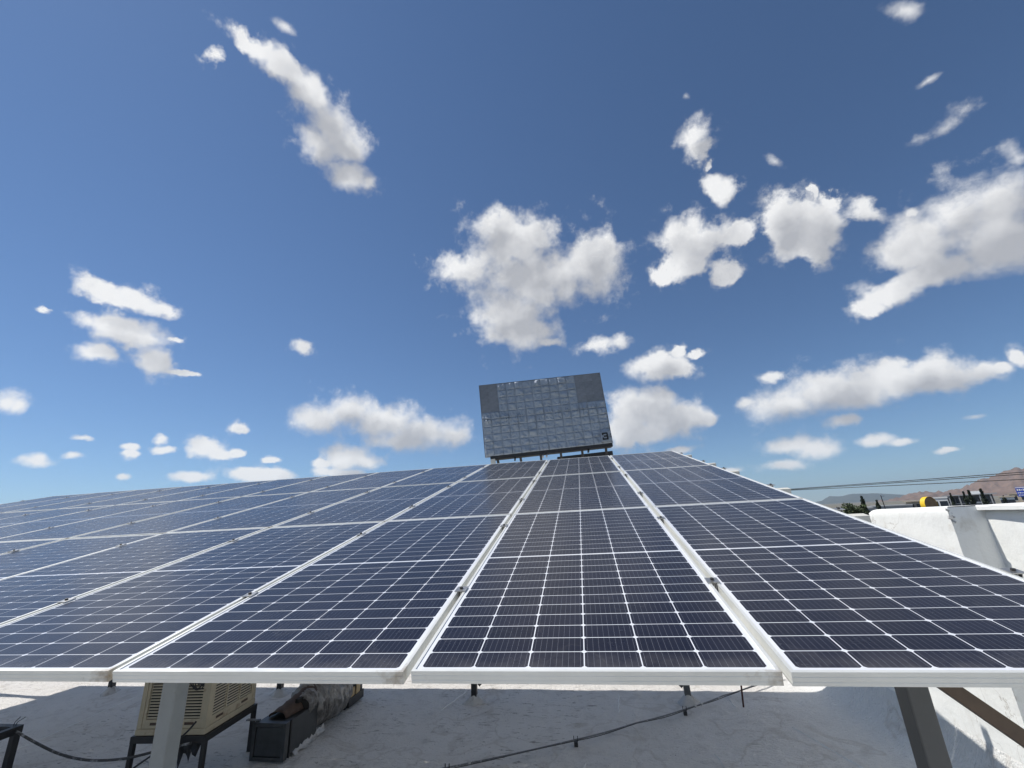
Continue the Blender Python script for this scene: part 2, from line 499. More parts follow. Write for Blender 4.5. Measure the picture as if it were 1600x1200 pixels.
def cell_material():
    """monocrystalline half cell behind dusty glass; nine silver busbars"""
    m = bpy.data.materials.new('solar_cell')
    m.use_nodes = True
    t = m.node_tree
    b = NB(t)
    p = t.nodes['Principled BSDF']
    uv = b.node('ShaderNodeUVMap')
    sp = b.node('ShaderNodeSeparateXYZ')
    b.put(sp.inputs[0], uv.outputs[0])
    geo = b.node('ShaderNodeNewGeometry')
    fr = b.math('FRACT', b.math('MULTIPLY', sp.outputs[0], 9.0))
    ln = b.math('LESS_THAN', b.math('ABSOLUTE', b.math('SUBTRACT', fr, 0.5)), 0.026)
    oi = b.node('ShaderNodeObjectInfo')
    pos = geo.outputs['Position']
    big = b.noise(pos, 1.1, 4.0, 0.55)
    base = b.mix(b.maprange(oi.outputs['Random'], 0, 1), (0.0050, 0.0056, 0.0150), (0.0085, 0.0092, 0.0215))
    base = b.mix(b.math('MULTIPLY', b.math('FRACT', b.math('MULTIPLY', sp.outputs[2], 1.0)), 0.5), base, (0.010, 0.011, 0.024))
    c = b.mix(b.math('MULTIPLY', ln, 0.27), base, (0.42, 0.44, 0.50))
    dust = b.maprange(b.noise(pos, 7.0, 8.0, 0.7), 0.30, 0.75, 0.002, 0.014)
    dust = b.math('MULTIPLY', dust, b.maprange(big, 0.3, 0.7, 0.55, 1.5))
    # silt that rain leaves along the lower edge of every module
    va = b.vec('DOT_PRODUCT', pos, (0.0, math.cos(TILT), math.sin(TILT)))
    vf = b.math('MULTIPLY', b.math('FRACT', b.math('ADD', b.math('DIVIDE', va, PITCH_V), 4.0)), PITCH_V)
    silt = b.math('MULTIPLY', b.maprange(vf, 0.02, 0.13, 1.0, 0.0), b.maprange(b.noise(pos, 9.0, 6.0, 0.7), 0.35, 0.7, 0.02, 0.16))
    dust = b.math('MAXIMUM', dust, silt)
    # old water marks
    ring_n = b.noise(pos, 3.1, 3.0, 0.5)
    ring = b.maprange(b.math('ABSOLUTE', b.math('SUBTRACT', ring_n, 0.56)), 0.0, 0.010, 0.022, 0.0)
    dust = b.math('ADD', dust, ring)
    speck = b.maprange(b.noise(pos, 210.0, 2.0, 0.5), 0.80, 0.84, 0.0, 0.5)
    c = b.mix(b.math('MAXIMUM', dust, speck), c, (0.46, 0.44, 0.41))
    b.put(p.inputs['Base Color'], c)
    p.inputs['Roughness'].default_value = 0.42
    p.inputs['Specular IOR Level'].default_value = 0.05
    p.inputs['Coat Weight'].default_value = 1.0
    p.inputs['Coat IOR'].default_value = 1.27
    p.inputs['Sheen Weight'].default_value = 0.055
    p.inputs['Sheen Roughness'].default_value = 0.18
    p.inputs['Sheen Tint'].default_value = (0.86, 0.88, 0.92, 1.0)
    b.put(p.inputs['Coat Roughness'], b.maprange(b.noise(pos, 5.0, 5.0, 0.6), 0.3, 0.7, 0.20, 0.30))
    return m


M_cell = cell_material()
M_back = pmat('white_backsheet', (0.74, 0.76, 0.80), 0.5, 0.0, 0.05, 5.0, coat=1.0)
M_back.node_tree.nodes['Principled BSDF'].inputs['Coat Roughness'].default_value = 0.1


def roof_material():
    m = bpy.data.materials.new('roof_coating')
    m.use_nodes = True
    t = m.node_tree
    b = NB(t)
    p = t.nodes['Principled BSDF']
    geo = b.node('ShaderNodeNewGeometry')
    pos = geo.outputs['Position']
    n1 = b.noise(pos, 0.9, 6.0, 0.6)
    n2 = b.noise(pos, 5.0, 7.0, 0.68)
    c = b.mix(b.maprange(n1, 0.3, 0.7), (0.70, 0.675, 0.635), (0.79, 0.765, 0.725))
    c = b.mix(b.maprange(n2, 0.52, 0.76, 0.0, 0.55), c, (0.40, 0.375, 0.34))
    # trodden smudges, drawn out along one direction
    mp = b.node('ShaderNodeMapping')
    b.put(mp.inputs['Vector'], pos)
    mp.inputs['Rotation'].default_value = (0, 0, R(28))
    mp.inputs['Scale'].default_value = (3.6, 13.0, 2.0)
    n3 = b.noise(mp.outputs[0], 2.1, 5.0, 0.62, distort=0.6)
    n4 = b.noise(pos, 0.7, 2.0, 0.5)
    sm = b.math('MULTIPLY', b.maprange(n3, 0.595, 0.64), b.maprange(n4, 0.47, 0.58))
    c = b.mix(b.math('MULTIPLY', sm, 0.75), c, (0.17, 0.15, 0.125))
    n5 = b.noise(pos, 55.0, 2.0, 0.5)
    c = b.mix(b.maprange(n5, 0.69, 0.73, 0.0, 0.75), c, (0.10, 0.095, 0.09))
    spx = b.node('ShaderNodeSeparateXYZ')
    b.put(spx.inputs[0], pos)
    c = b.mix(b.maprange(b.math('ADD', spx.outputs[0], b.math('MULTIPLY', n1, 0.5)), 2.9, 3.75), c, (0.80, 0.805, 0.785))   # fresher coating carried up the wall
    pud = b.noise(pos, 1.3, 3.0, 0.5, distort=0.5)
    c = b.mix(b.maprange(b.math('ABSOLUTE', b.math('SUBTRACT', pud, 0.54)), 0.0, 0.020, 0.32, 0.0), c, (0.38, 0.33, 0.27))   # tide marks of dried puddles
    b.put(p.inputs['Base Color'], c)
    p.inputs['Roughness'].default_value = 0.7
    p.inputs['Specular IOR Level'].default_value = 0.35
    h = b.math('ADD', b.math('MULTIPLY', n2, 0.9), b.math('MULTIPLY', b.noise(mp.outputs[0], 5.0, 4.0, 0.6), 0.8))
    h = b.math('ADD', h, b.math('MULTIPLY', b.noise(pos, 30.0, 4.0, 0.6), 0.35))
    bn = b.node('ShaderNodeBump')
    bn.inputs['Strength'].default_value = 1.0
    bn.inputs['Distance'].default_value = 0.045
    b.put(bn.inputs['Height'], h)
    b.put(p.inputs['Normal'], bn.outputs[0])
    return m


M_roof = roof_material()
M_wall = pmat('white_wall_paint', (0.79, 0.80, 0.775), 0.75, 0.0, 0.04, 2.0, 0.8, 7.0, dirt=(0.56, 0.54, 0.48), dirt_amt=0.14, dirt_scale=4.0)


def add_cracks(m, scale, width, col_, amount):
    """hairline cracks and rain streaks on a painted surface"""
    t = m.node_tree
    b = NB(t)
    p = t.nodes['Principled BSDF']
    src = p.inputs['Base Color'].links[0].from_socket
    geo = b.node('ShaderNodeNewGeometry')
    n = b.noise(geo.outputs['Position'], scale, 5.0, 0.55, distort=0.4)
    msk = b.maprange(b.noise(geo.outputs['Position'], scale * 0.6, 2.0, 0.5), 0.48, 0.60)
    ln = b.math('MULTIPLY', b.maprange(b.math('ABSOLUTE', b.math('SUBTRACT', n, 0.5)), 0.0, width, amount, 0.0), msk)
    c = b.mix(ln, src, col_)
    st = b.noise(b.vec('MULTIPLY', geo.outputs['Position'], (9.0, 9.0, 0.8)), 1.0, 5.0, 0.6)
    c = b.mix(b.maprange(st, 0.54, 0.78, 0.0, 0.35), c, tuple(x * 1.25 for x in col_))
    b.put(p.inputs['Base Color'], c)


add_cracks(M_wall, 2.3, 0.006, (0.42, 0.40, 0.36), 0.8)

# ------------------------------------------------------------------ ground, hills
GROUND = -8.2
M_ground = pmat('dry_valley_ground', (0.16, 0.145, 0.11), 0.9, 0.0, 0.35, 0.004, dirt=(0.06, 0.075, 0.04), dirt_amt=0.3, dirt_scale=0.02)
n = 60
rr = np.concatenate([[0], np.geomspace(20, 12000, 40)])
aa = np.linspace(0, 2 * math.pi, 73)
P = np.zeros((len(rr), len(aa), 3))
P[..., 0] = rr[:, None] * np.sin(aa)[None]
P[..., 1] = rr[:, None] * np.cos(aa)[None]
P[..., 2] = GROUND
g = link('ground', grid_mesh(P, 'ground', M_ground, True, True))
tag(g, kind='structure')


def hill_material(name, lo, hi_, dark):
    m = bpy.data.materials.new(name)
    m.use_nodes = True
    t = m.node_tree
    b = NB(t)
    p = t.nodes['Principled BSDF']
    geo = b.node('ShaderNodeNewGeometry')
    n1 = b.noise(geo.outputs['Position'], 0.006, 8.0, 0.66)
    n2 = b.noise(geo.outputs['Position'], 0.03, 6.0, 0.6)
    c = b.mix(b.maprange(n1, 0.35, 0.68), lo, hi_)
    c = b.mix(b.maprange(n2, 0.50, 0.70, 0.0, 0.75), c, dark)
    b.put(p.inputs['Base Color'], c)
    p.inputs['Roughness'].default_value = 0.95
    p.inputs['Specular IOR Level'].default_value = 0.1
    return m


M_hill_far = hill_material('far_hill_scrub', (0.085, 0.095, 0.085), (0.115, 0.12, 0.10), (0.05, 0.06, 0.05))
M_hill_near = hill_material('bare_mountain_rock', (0.16, 0.105, 0.075), (0.25, 0.165, 0.12), (0.07, 0.055, 0.038))


def hills(name, prof, d0, depth, mat, rough, seed):
    """a range: ridge elevation (degrees above eye level) over azimuth, front foot at d0"""
    azs = np.linspace(prof[0][0], prof[-1][0], 420)
    ridge = np.interp(azs, [q[0] for q in prof], [q[1] for q in prof])
    t_ = np.linspace(0, 1, 46)
    A_, T_ = np.meshgrid(azs, t_)
    dist = d0 + depth * T_
    peak = 0.55
    shape = np.where(T_ < peak, (T_ / peak), np.maximum(0, 1 - (T_ - peak) / (1 - peak))) ** 0.9
    top = np.tan(np.radians(ridge))[None] * (d0 + depth * peak) + CAM.z - GROUND
    hgt = np.maximum(top, 2) * shape
    ravine = np.abs(vnoise(A_ * 1.15, T_ * 2.2, seed, 5, 0.58)) * 2
    hgt = hgt * (1 - rough * (1 - ravine) * shape * (1 - shape) * 1.5) + vnoise(A_ * 3.2, T_ * 6, seed + 9, 5, 0.6) * rough * 55 * shape ** 0.5
    P = np.zeros(A_.shape + (3,))
    P[..., 0] = CAM.x + np.sin(np.radians(A_)) * dist
    P[..., 1] = CAM.y + np.cos(np.radians(A_)) * dist
    P[..., 2] = GROUND - 3 + hgt
    o = link(name, grid_mesh(P, name, mat, True))
    tag(o, kind='structure')
    return o


hills('far_hills', [(-70, 0.3), (-40, 0.5), (-10, 0.4), (15, 0.3), (24.0, 0.05), (25.9, 0.30), (26.6, 0.74), (27.6, 0.62), (28.3, 0.82),
                    (30.5, 0.74), (32.0, 0.52), (33.5, 0.30), (36, 0.2), (44, 0.2), (60, 0.5), (90, 0.4)], 6200, 1900, M_hill_far, 0.22, 3)
hills('mountain', [(29.5, -0.25), (31.0, 0.05), (32.2, 0.30), (33.2, 0.50), (34.1, 0.66), (34.9, 0.52), (35.6, 0.52), (36.5, 0.72), (37.2, 1.05),
                   (37.9, 1.38), (38.6, 1.55), (39.2, 1.72), (39.7, 1.95), (40.2, 2.12), (41, 2.15), (43, 2.6), (48, 2.2), (60, 1.6), (85, 0.9)],
      3300, 1500, M_hill_near, 0.75, 17)

# ------------------------------------------------------------------ the roof the array stands on
ROOF_Z = -1.965
WALL_X = 3.70
xs = np.concatenate([np.linspace(-14.5, -9, 14), np.linspace(-8.8, 3.1, 240), np.linspace(3.14, 3.715, 26)])
ys = np.concatenate([np.linspace(-4.5, 1.8, 20), np.linspace(1.85, 7.2, 130), np.linspace(7.5, 17.5, 18)])
X_, Y_ = np.meshgrid(xs, ys)
Z_ = ROOF_Z + 0.022 * vnoise(X_ * 0.9, Y_ * 0.9, 2, 4, 0.5) + 0.012 * vnoise(X_ * 4, Y_ * 4, 5, 3, 0.6)
rip = vnoise(X_ * 2.0 + Y_ * 1.1, Y_ * 5.5 - X_ * 2.8, 8, 3, 0.6)
Z_ += 0.045 * np.maximum(0, rip - 0.14)
Z_ += np.clip((X_ - 3.22) / 0.49, 0, 1.1) ** 3.0 * 0.42          # the coating runs up the wall in a cove
roof = link('roof', grid_mesh(np.stack([X_, Y_, Z_], -1), 'roof', M_roof))
tag(roof, kind='structure')
mb = MB()
mb.box((-14.5, -4.5, GROUND - 0.2), (4.20, 17.5, ROOF_Z - 0.06))
mb.obj('building_wall', M_wall, roof)
# seams of the roof membrane: thin proud strips of white sealant
for (a, b_, wd) in (((-6.63, 3.96), (-6.78, 5.30), 0.022), ((-6.60, 3.55), (-6.63, 3.86), 0.022), ((-1.62, 5.0), (-1.44, 5.62), 0.03),
                    ((0.72, 5.02), (0.76, 5.60), 0.03), ((2.95, 3.75), (2.62, 4.72), 0.03), ((2.16, 5.2), (2.18, 5.6), 0.02),
                    ((0.1, 3.35), (0.32, 3.85), 0.02), ((1.7, 3.5), (1.62, 4.1), 0.02)):
    mb = MB()
    nseg = 10
    pts = [Vector((a[0] + (b_[0] - a[0]) * i / nseg + 0.006 * math.sin(i * 1.7), a[1] + (b_[1] - a[1]) * i / nseg, 0)) for i in range(nseg + 1)]
    d = (pts[-1] - pts[0]).normalized()
    s = Vector((-d.y, d.x, 0)) * wd / 2
    for i in range(nseg):
        p, q = pts[i], pts[i + 1]
        def rz(v):
            i_, j_ = np.searchsorted(xs, v.x), np.searchsorted(ys, v.y)
            return float(Z_[max(j_ - 1, 0):j_ + 1, max(i_ - 1, 0):i_ + 1].max())
        zz = [rz(p) + 0.006, rz(q) + 0.006]
        k0, k1 = [0.6 + 0.4 * random.random() for _ in range(2)]
        mb.add([p - s + Vector((0, 0, zz[0] - 0.02)), p + Vector((0, 0, zz[0])), p + s + Vector((0, 0, zz[0] - 0.02)),
                q - s + Vector((0, 0, zz[1] - 0.02)), q + Vector((0, 0, zz[1])), q + s + Vector((0, 0, zz[1] - 0.02))],
               [(0, 1, 4, 3), (1, 2, 5, 4)])
    mb.obj('membrane_seam', M_wall, roof)

# ------------------------------------------------------------------ parapet wall on the right
wall = empty('parapet_wall', (WALL_X, 3.0, ROOF_Z))
tag(wall, 'thick white painted parapet wall with pilaster to the right of the panels', 'wall')
W0 = Vector((WALL_X, 3.0, ROOF_Z))


def lumpy_wall(name, x, y0, y1, z0, z1, seed, parent, thick=0.3, amp=0.012):
    nu, nv = max(6, int((y1 - y0) / 0.045)), max(6, int((z1 - z0) / 0.045))
    Yg, Zg = np.meshgrid(np.linspace(y0, y1, nu), np.linspace(z0, z1, nv))
    dx = amp * vnoise(Yg * 3, Zg * 3, seed, 4, 0.55) * 2
    Pf = np.stack([x + dx, Yg, Zg], -1)
    Pf[-1, :, 2] += 0.012 * vnoise(Yg[-1] * 6, 0 * Yg[-1], seed + 3, 3, 0.6) * 2
    Pf[-1, :, 0] += 0.012
    if z1 > 0.33:      # this stretch sinks a little towards its rounded end
        tt = (Yg[-1] - y0) / (y1 - y0)
        Pf[-1, :, 2] -= 0.016 * tt + 0.03 * np.clip((tt - 0.93) / 0.07, 0, 1) ** 2
    cap = Pf[-1:].copy()
    cap[..., 0] = x + thick
    cap2 = cap.copy()
    cap2[..., 2] = z0
    Pn = np.concatenate([Pf, cap, cap2], 0) - np.array(W0)
    me = grid_mesh(Pn, name, M_wall, True, True)
    nq = Pn.shape[0]
    return link(name, me, parent)


lumpy_wall('wall_face', WALL_X, 3.045, 4.14, ROOF_Z - 0.05, 0.334, 4, wall, 0.36)
lumpy_wall('wall_face', WALL_X, 4.14, 11.0, ROOF_Z - 0.05, -0.55, 6, wall, 0.36)
lumpy_wall('wall_face', WALL_X + 0.275, -4.4, 3.06, ROOF_Z - 0.05, 0.295, 9, wall, 0.24)
# the near face of the pilaster, looking back at the camera
nu, nv = 9, 52
Xg, Zg = np.meshgrid(np.linspace(WALL_X + 0.004, WALL_X + 0.33, nu), np.linspace(ROOF_Z - 0.05, 0.330, nv))
jag = 0.010 * vnoise(Zg * 14, Xg * 0, 31, 3, 0.6)
Pf = np.stack([Xg + np.where(Xg < WALL_X + 0.05, jag, 0), 3.042 + 0.008 * vnoise(Xg * 8, Zg * 6, 33, 3), Zg], -1) - np.array(W0)
link('pilaster_face', grid_mesh(Pf, 'pilaster_face', M_wall), wall)
# end of the tall part of the wall
mb = MB()
mb.box((0.004, 4.128 - 3.0, -0.05), (0.36, 4.150 - 3.0, 0.285 - ROOF_Z))
mb.obj('wall_end', M_wall, wall)
# coping: a thin slab with an uneven lip that stands out over the recessed stretch
nu = 150
yy = np.linspace(-4.4, 3.043, nu)
lip = WALL_X + 0.275 - 0.062 + 0.012 * vnoise(yy * 4, yy * 0, 41, 3, 0.6) * 2
prof = [(0.0, 0.296), (0.0, 0.325), (0.008, 0.337), (0.55, 0.340), (0.55, 0.296)]
Pc = np.zeros((len(prof) + 1, nu, 3))
for i, (dx, z) in enumerate(prof + prof[:1]):
    Pc[i, :, 0] = lip + dx if dx < 0.1 else WALL_X + 0.36 + 0.16
    Pc[i, :, 1] = yy
    Pc[i, :, 2] = z + (0.010 * vnoise(yy * 5, yy * 0, 43, 3, 0.6) * 2 if 0.3 < z else 0)
link('coping', grid_mesh(Pc - np.array(W0), 'coping', M_wall, False), wall)
# crumbled plaster at the corner of the pilaster head
me = None
mb = MB()
for k in range(9):
    c = Vector((0.0 + random.uniform(-0.012, 0.03), 0.03 + random.uniform(0, 0.03), 2.17 + 0.012 * k + random.uniform(-0.01, 0.01)))
    sz = random.uniform(0.006, 0.014)
    mm = Matrix.Translation(c) @ Euler((random.uniform(0, 3), random.uniform(0, 3), random.uniform(0, 3))).to_matrix().to_4x4()
    mb.box((-sz, -sz, -sz * .6), (sz, sz, sz * .6), mm)
mb.obj('crumbled_plaster', M_seal, wall)

# ------------------------------------------------------------------ solar array
ROT = (TILT, 0, 0)


def arr(u, v, w_):
    return Vector((u, v * math.cos(TILT) - w_ * math.sin(TILT), v * math.sin(TILT) + w_ * math.cos(TILT)))


def ring_frame():
    prof = [(0.0105, 0.0), (0.0, 0.0), (0.0, -0.0095), (0.0005, -0.0105), (0.0005, -0.0125), (0.0, -0.0135), (0.0, -0.0225),
            (0.0005, -0.0235), (0.0005, -0.0255), (0.0, -0.0265), (0.0, -0.035), (0.028, -0.035), (0.028, -0.033),
            (0.0025, -0.033), (0.0025, -0.0065), (0.0105, -0.0065)]
    mb = MB()
    n_ = len(prof)
    vv = []
    for ins, z in prof:
        vv += [(ins, ins, z), (PW - ins, ins, z), (PW - ins, PL - ins, z), (ins, PL - ins, z)]
    ff = []
    for i in range(n_):
        j = (i + 1) % n_
        for k in range(4):
            k2 = (k + 1) % 4
            ff.append((i * 4 + k, j * 4 + k, j * 4 + k2, i * 4 + k2))
    mb.add(vv, ff)
    return mb.mesh('frame', M_frame)


ME_frame = ring_frame()
mb = MB()
mb.box((0.0085, 0.0085, -0.0060), (PW - 0.0085, PL - 0.0085, -0.0030))
ME_back = mb.mesh('backsheet', M_back)
MARG = 0.0235
CP = (PW - 2 * MARG) / 6
MID = 0.012
RP = (PL - 2 * MARG - MID) / 24
CGAP = 0.0036


def cell_geo(cx, cy, top=-0.00275, bot=-0.0032):
    hx, hy, ch = CP / 2 - CGAP / 2, RP / 2 - CGAP / 2, 0.0075
    o = [(-hx + ch, -hy), (hx - ch, -hy), (hx, -hy + ch * .8), (hx, hy - ch * .8), (hx - ch, hy), (-hx + ch, hy), (-hx, hy - ch * .8), (-hx, -hy + ch * .8)]
    return [(cx + a, cy + b_, top) for a, b_ in o] + [(cx + a, cy + b_, bot) for a, b_ in o], o, hx, hy


def cell_centers():
    for r_ in range(24):
        for c_ in range(6):
            yield MARG + CP * (c_ + .5), MARG + RP * (r_ + .5) + (MID if r_ >= 12 else 0)


def cell_mesh(centers, name):
    vs_, fs, uvs = [], [], []
    for cx, cy in centers:
        b0 = len(vs_)
        v_, o, hx, hy = cell_geo(cx, cy)
        vs_ += v_
        fs.append(tuple(b0 + i for i in range(8)))
        uvs += [((a + hx) / (2 * hx), (b_ + hy) / (2 * hy)) for a, b_ in o]
        for i in range(8):
            j = (i + 1) % 8
            fs.append((b0 + i, b0 + 8 + i, b0 + 8 + j, b0 + j))
            uvs += [(0, 0)] * 4
    me = bpy.data.meshes.new(name)
    me.from_pydata(vs_, [], fs)
    me.update()
    lay = me.uv_layers.new(name='UVMap')
    lay.data.foreach_set('uv', [x for q in uvs for x in q])
    me.materials.append(M_cell)
    return me


ME_cell = cell_mesh([(0, 0)], 'solar_cell')
ME_cells = cell_mesh(list(cell_centers()), 'cell_grid')
ORD = ['first', 'second', 'third', 'fourth', 'fifth', 'sixth', 'seventh', 'eighth', 'ninth', 'tenth', 'eleventh', 'twelfth']
ROWN = ['bottom', 'middle', 'top']
U0, U1 = -10, 2
PU = (PITCH_U - PW) / 2
for r_ in range(3):
    for c_ in range(U0, U1):
        jit = (random.uniform(-0.0015, 0.0015), random.uniform(-0.004, 0.004))
        pos = arr(c_ * PITCH_U + PU + jit[0], r_ * PITCH_V + (jit[1] if r_ == 0 else 0), random.uniform(-0.001, 0.001))
        root = empty('solar_panel', pos, (TILT + random.uniform(-0.0012, 0.0012), random.uniform(-0.0012, 0.0012), 0))
        nth = ORD[U1 - 1 - c_]
        where = 'rightmost column' if c_ == U1 - 1 else ('leftmost column' if c_ == U0 else nth + ' column from the right edge')
        tag(root, 'dark blue framed solar panel, %s row of array, %s' % (ROWN[r_], where), 'solar panel', 'solar panels of the tilted array')
        link('frame', ME_frame, root)
        link('backsheet', ME_back, root)
        if r_ == 0 and c_ >= -3:
            for cx, cy in cell_centers():
                link('solar_cell', ME_cell, root, (cx, cy, 0))
        else:
            o = link('cell_grid', ME_cells, root)
            o['kind'] = 'stuff'

# mounting structure
mount = empty('mounting_structure', (0, 0, ROOF_Z))
tag(mount, 'steel posts, rails and clamps that carry the solar array over the roof', 'frame')
OFF = Vector((0, 0, -ROOF_Z))
RAILS = [0.61, 1.67, 2.62, 3.74, 4.52, 5.67]
for v in RAILS:
    mb = MB()
    # lipped channel, open below
    w0, w1 = -0.036, -0.092
    sec = [(-0.03, w0), (0.03, w0), (0.03, w1), (0.018, w1), (0.018, w1 + 0.003), (0.027, w1 + 0.003), (0.027, w0 - 0.003), (-0.027, w0 - 0.003),
           (-0.027, w1 + 0.003), (-0.018, w1 + 0.003), (-0.018, w1), (-0.03, w1)]
    xa, xb = -11.6, 2.27
    n_ = len(sec)
    vv = [arr(xa, v + a, b_) + OFF for a, b_ in sec] + [arr(xb, v + a, b_) + OFF for a, b_ in sec]
    ff = [(i, (i + 1) % n_, n_ + (i + 1) % n_, n_ + i) for i in range(n_)]
    mb.add(vv, ff)
    mb.obj('rail', M_rail, mount)
FRONT = [(1.70, 0.66), (-1.45, 0.66), (-4.45, 0.66), (-7.5, 0.66), (-10.3, 0.66)]
REAR = [(1.64, 5.36), (-1.22, 5.27), (-4.36, 5.45), (-7.46, 5.46), (-10.3, 5.45)]
TAN = math.tan(TILT)


def zplane(y, w_):
    return y * TAN + w_ / math.cos(TILT)


for (fx, fy), (rx, ry) in zip(FRONT, REAR):
    mb = MB()
    mb.bar(Vector((fx, 0.66, zplane(0.66, -0.145))) + OFF, Vector((rx, 5.9, zplane(5.9, -0.145))) + OFF, 0.06, 0.10)
    mb.obj('rafter', M_rail, mount)
S = 0.038
for i, (x, y) in enumerate(FRONT):
    mb = MB()
    mb.box((x - S, y - S, -0.02), (x + S, y + S, zplane(y - S, -0.19) - ROOF_Z))
    mb.obj('post', M_post_dark if i == 0 else M_post_light, mount, bevel=0.006)
for i, (x, y) in enumerate(REAR):
    mb = MB()
    mb.box((x - S, y - S, -0.02), (x + S, y + S, zplane(y - S, -0.19) - ROOF_Z))
    mb.obj('post', M_black if i else M_post_dark, mount, bevel=0.006)


def mound(x, y, r, h, seed):
    na, nr = 26, 9
    A_ = np.linspace(0, 2 * math.pi, na + 1)
    T_ = np.linspace(0, 1, nr)
    Pm = np.zeros((nr, na + 1, 3))
    for i, t_ in enumerate(T_):
        rad = r * (1 - t_) * (1 + 0.22 * np.sin(A_ * 2 + seed) + 0.10 * np.sin(A_ * 5 + seed * 2)) + 0.036 * t_
        Pm[i, :, 0] = x + rad * np.cos(A_)
        Pm[i, :, 1] = y + rad * np.sin(A_)
        Pm[i, :, 2] = -0.03 + (h + 0.03) * t_ ** 1.5
    link('base_mound', grid_mesh(Pm, 'base_mound', M_seal), mount)


for i, (x, y) in enumerate(REAR + FRONT):
    mound(x, y, 0.20, 0.10, i * 1.3)


def brace(a, b_, mat, wd=0.045):
    mb = MB()
    mb.bar(Vector(a) + OFF, Vector(b_) + OFF, wd, wd)
    mb.obj('brace', mat, mount)


brace((-1.16, 5.30, ROOF_Z + 0.20), (1.58, 5.34, 0.95), M_black, 0.04)
brace((1.58, 5.30, ROOF_Z + 0.20), (-1.16, 5.24, 0.95), M_black, 0.04)
brace((1.71, 0.70, -0.14), (3.86, 0.64, -1.97), M_brace, 0.05)
# clamps in every gap
mbc = MB()
mbc.box((-0.024, -0.025, 0.0008), (0.024, 0.025, 0.0045))
mbc.box((-0.0085, -0.025, -0.030), (-0.0060, 0.025, 0.0010))
mbc.box((0.0060, -0.025, -0.030), (0.0085, 0.025, 0.0010))
ME_clamp = mbc.mesh('clamp', M_clamp)
mbb = MB()
mbb.tube([(0, 0, 0.0046), (0, 0, 0.0125)], 0.0075, 6)
mbb.tube([(0, 0, -0.036), (0, 0, 0.0044)], 0.004, 8)
ME_bolt = mbb.mesh('bolt', M_boltdark)
for k in range(U0, U1 + 1):
    for v in RAILS:
        uu = k * PITCH_U
        if k in (U0, U1):
            uu += 0.010 if k == U1 else -0.010
        c = link('clamp', ME_clamp, mount, arr(uu, v + random.uniform(-0.02, 0.02), 0) + OFF, (TILT, 0, random.uniform(-0.05, 0.05)))
        link('bolt', ME_bolt, c)

# ------------------------------------------------------------------ evaporative cooler on its stand
STAND_Z = ROOF_Z + 0.465
cooler = empty('evaporative_cooler', (-4.23, 3.06, STAND_Z), (0, 0, R(4.5)))
tag(cooler, 'beige louvred evaporative cooler standing under the panels on the left', 'cooler')
CW, CD, CH = 0.76, 0.75, 0.95
mb = MB()
mb.box((0.03, 0.03, 0.02), (CW - 0.03, CD - 0.03, CH - 0.02))
mb.obj('inner_box', M_dark, cooler)
mb = MB()
mb.box((-0.004, -0.004, 0.0), (CW + 0.004, CD + 0.004, 0.055))
mb.obj('base_pan', M_beige, cooler, bevel=0.006)
mb = MB()
mb.box((-0.008, -0.008, CH - 0.05), (CW + 0.008, CD + 0.008, CH))
mb.obj('lid', M_beige, cooler, bevel=0.01)
for (x, y) in ((0, 0), (CW - 0.05, 0), (0, CD - 0.05), (CW - 0.05, CD - 0.05)):
    mb = MB()
    mb.box((x, y, 0.056), (x + 0.05, y + 0.05, CH - 0.051))
    mb.obj('corner_post', M_beige, cooler, bevel=0.004)
mbs = MB()
mbs.add([(0, 0.000, 0), (0.185, 0.000, 0), (0.185, 0.005, 0.012), (0, 0.005, 0.012), (0, 0.002, -0.002), (0.185, 0.002, -0.002), (0.185, 0.007, 0.011), (0, 0.007, 0.011)],
        [(0, 1, 2, 3), (7, 6, 5, 4), (0, 4, 5, 1), (2, 6, 7, 3)])
ME_slat = mbs.mesh('louver_slat', M_slat)
for side in range(2):
    pe = link('pad_panel', MB().box((0.052, 0.006, 0.058), (0.082, 0.03, CH - 0.053)).box((CW - 0.082, 0.006, 0.058), (CW - 0.052, 0.03, CH - 0.053))
              .box((0.083, 0.006, 0.058), (CW - 0.083, 0.03, 0.135)).box((0.083, 0.006, CH - 0.10), (CW - 0.083, 0.03, CH - 0.053))
              .box((0.268, 0.006, 0.136), (0.284, 0.03, CH - 0.101)).box((0.470, 0.006, 0.136), (0.486, 0.03, CH - 0.101)).mesh('pad_panel', M_beige), cooler)
    if side:
        pe.location = (CW, 0, 0)
        pe.rotation_euler = (0, 0, R(90))
    for r_ in range(27):
        for c_ in range(3):
            link('louver_slat', ME_slat, pe, (0.084 + 0.2015 * c_, 0.010, 0.142 + r_ * 0.0262))
    for dx in (0.14, 0.52):
        MB().box((dx, 0.003, 0.085), (dx + 0.10, 0.0075, 0.108)).obj('drain_slot', M_rust, pe)

stand = empty('cooler_stand', (-4.23, 3.06, ROOF_Z), (0, 0, R(4.5)))
tag(stand, 'black angle steel stand under the beige evaporative cooler', 'stand')
h = STAND_Z - ROOF_Z
for nm, a, b_ in (('top_rail', (-0.03, -0.015), (CW + 0.03, 0.035)), ('top_rail', (-0.03, CD - 0.035), (CW + 0.03, CD + 0.015)),
                  ('top_rail', (-0.03, 0.036), (0.01, CD - 0.036)), ('top_rail', (CW - 0.01, 0.036), (CW + 0.03, CD - 0.036))):
    MB().box((a[0], a[1], h - 0.062), (b_[0], b_[1], h - 0.003)).obj(nm, M_black, stand)
for (x, y) in ((-0.03, -0.012), (CW - 0.01, -0.012), (-0.03, CD - 0.028), (CW - 0.01, CD - 0.028)):
    MB().box((x, y, -0.01), (x + 0.04, y + 0.04, h - 0.063)).obj('leg', M_black, stand)
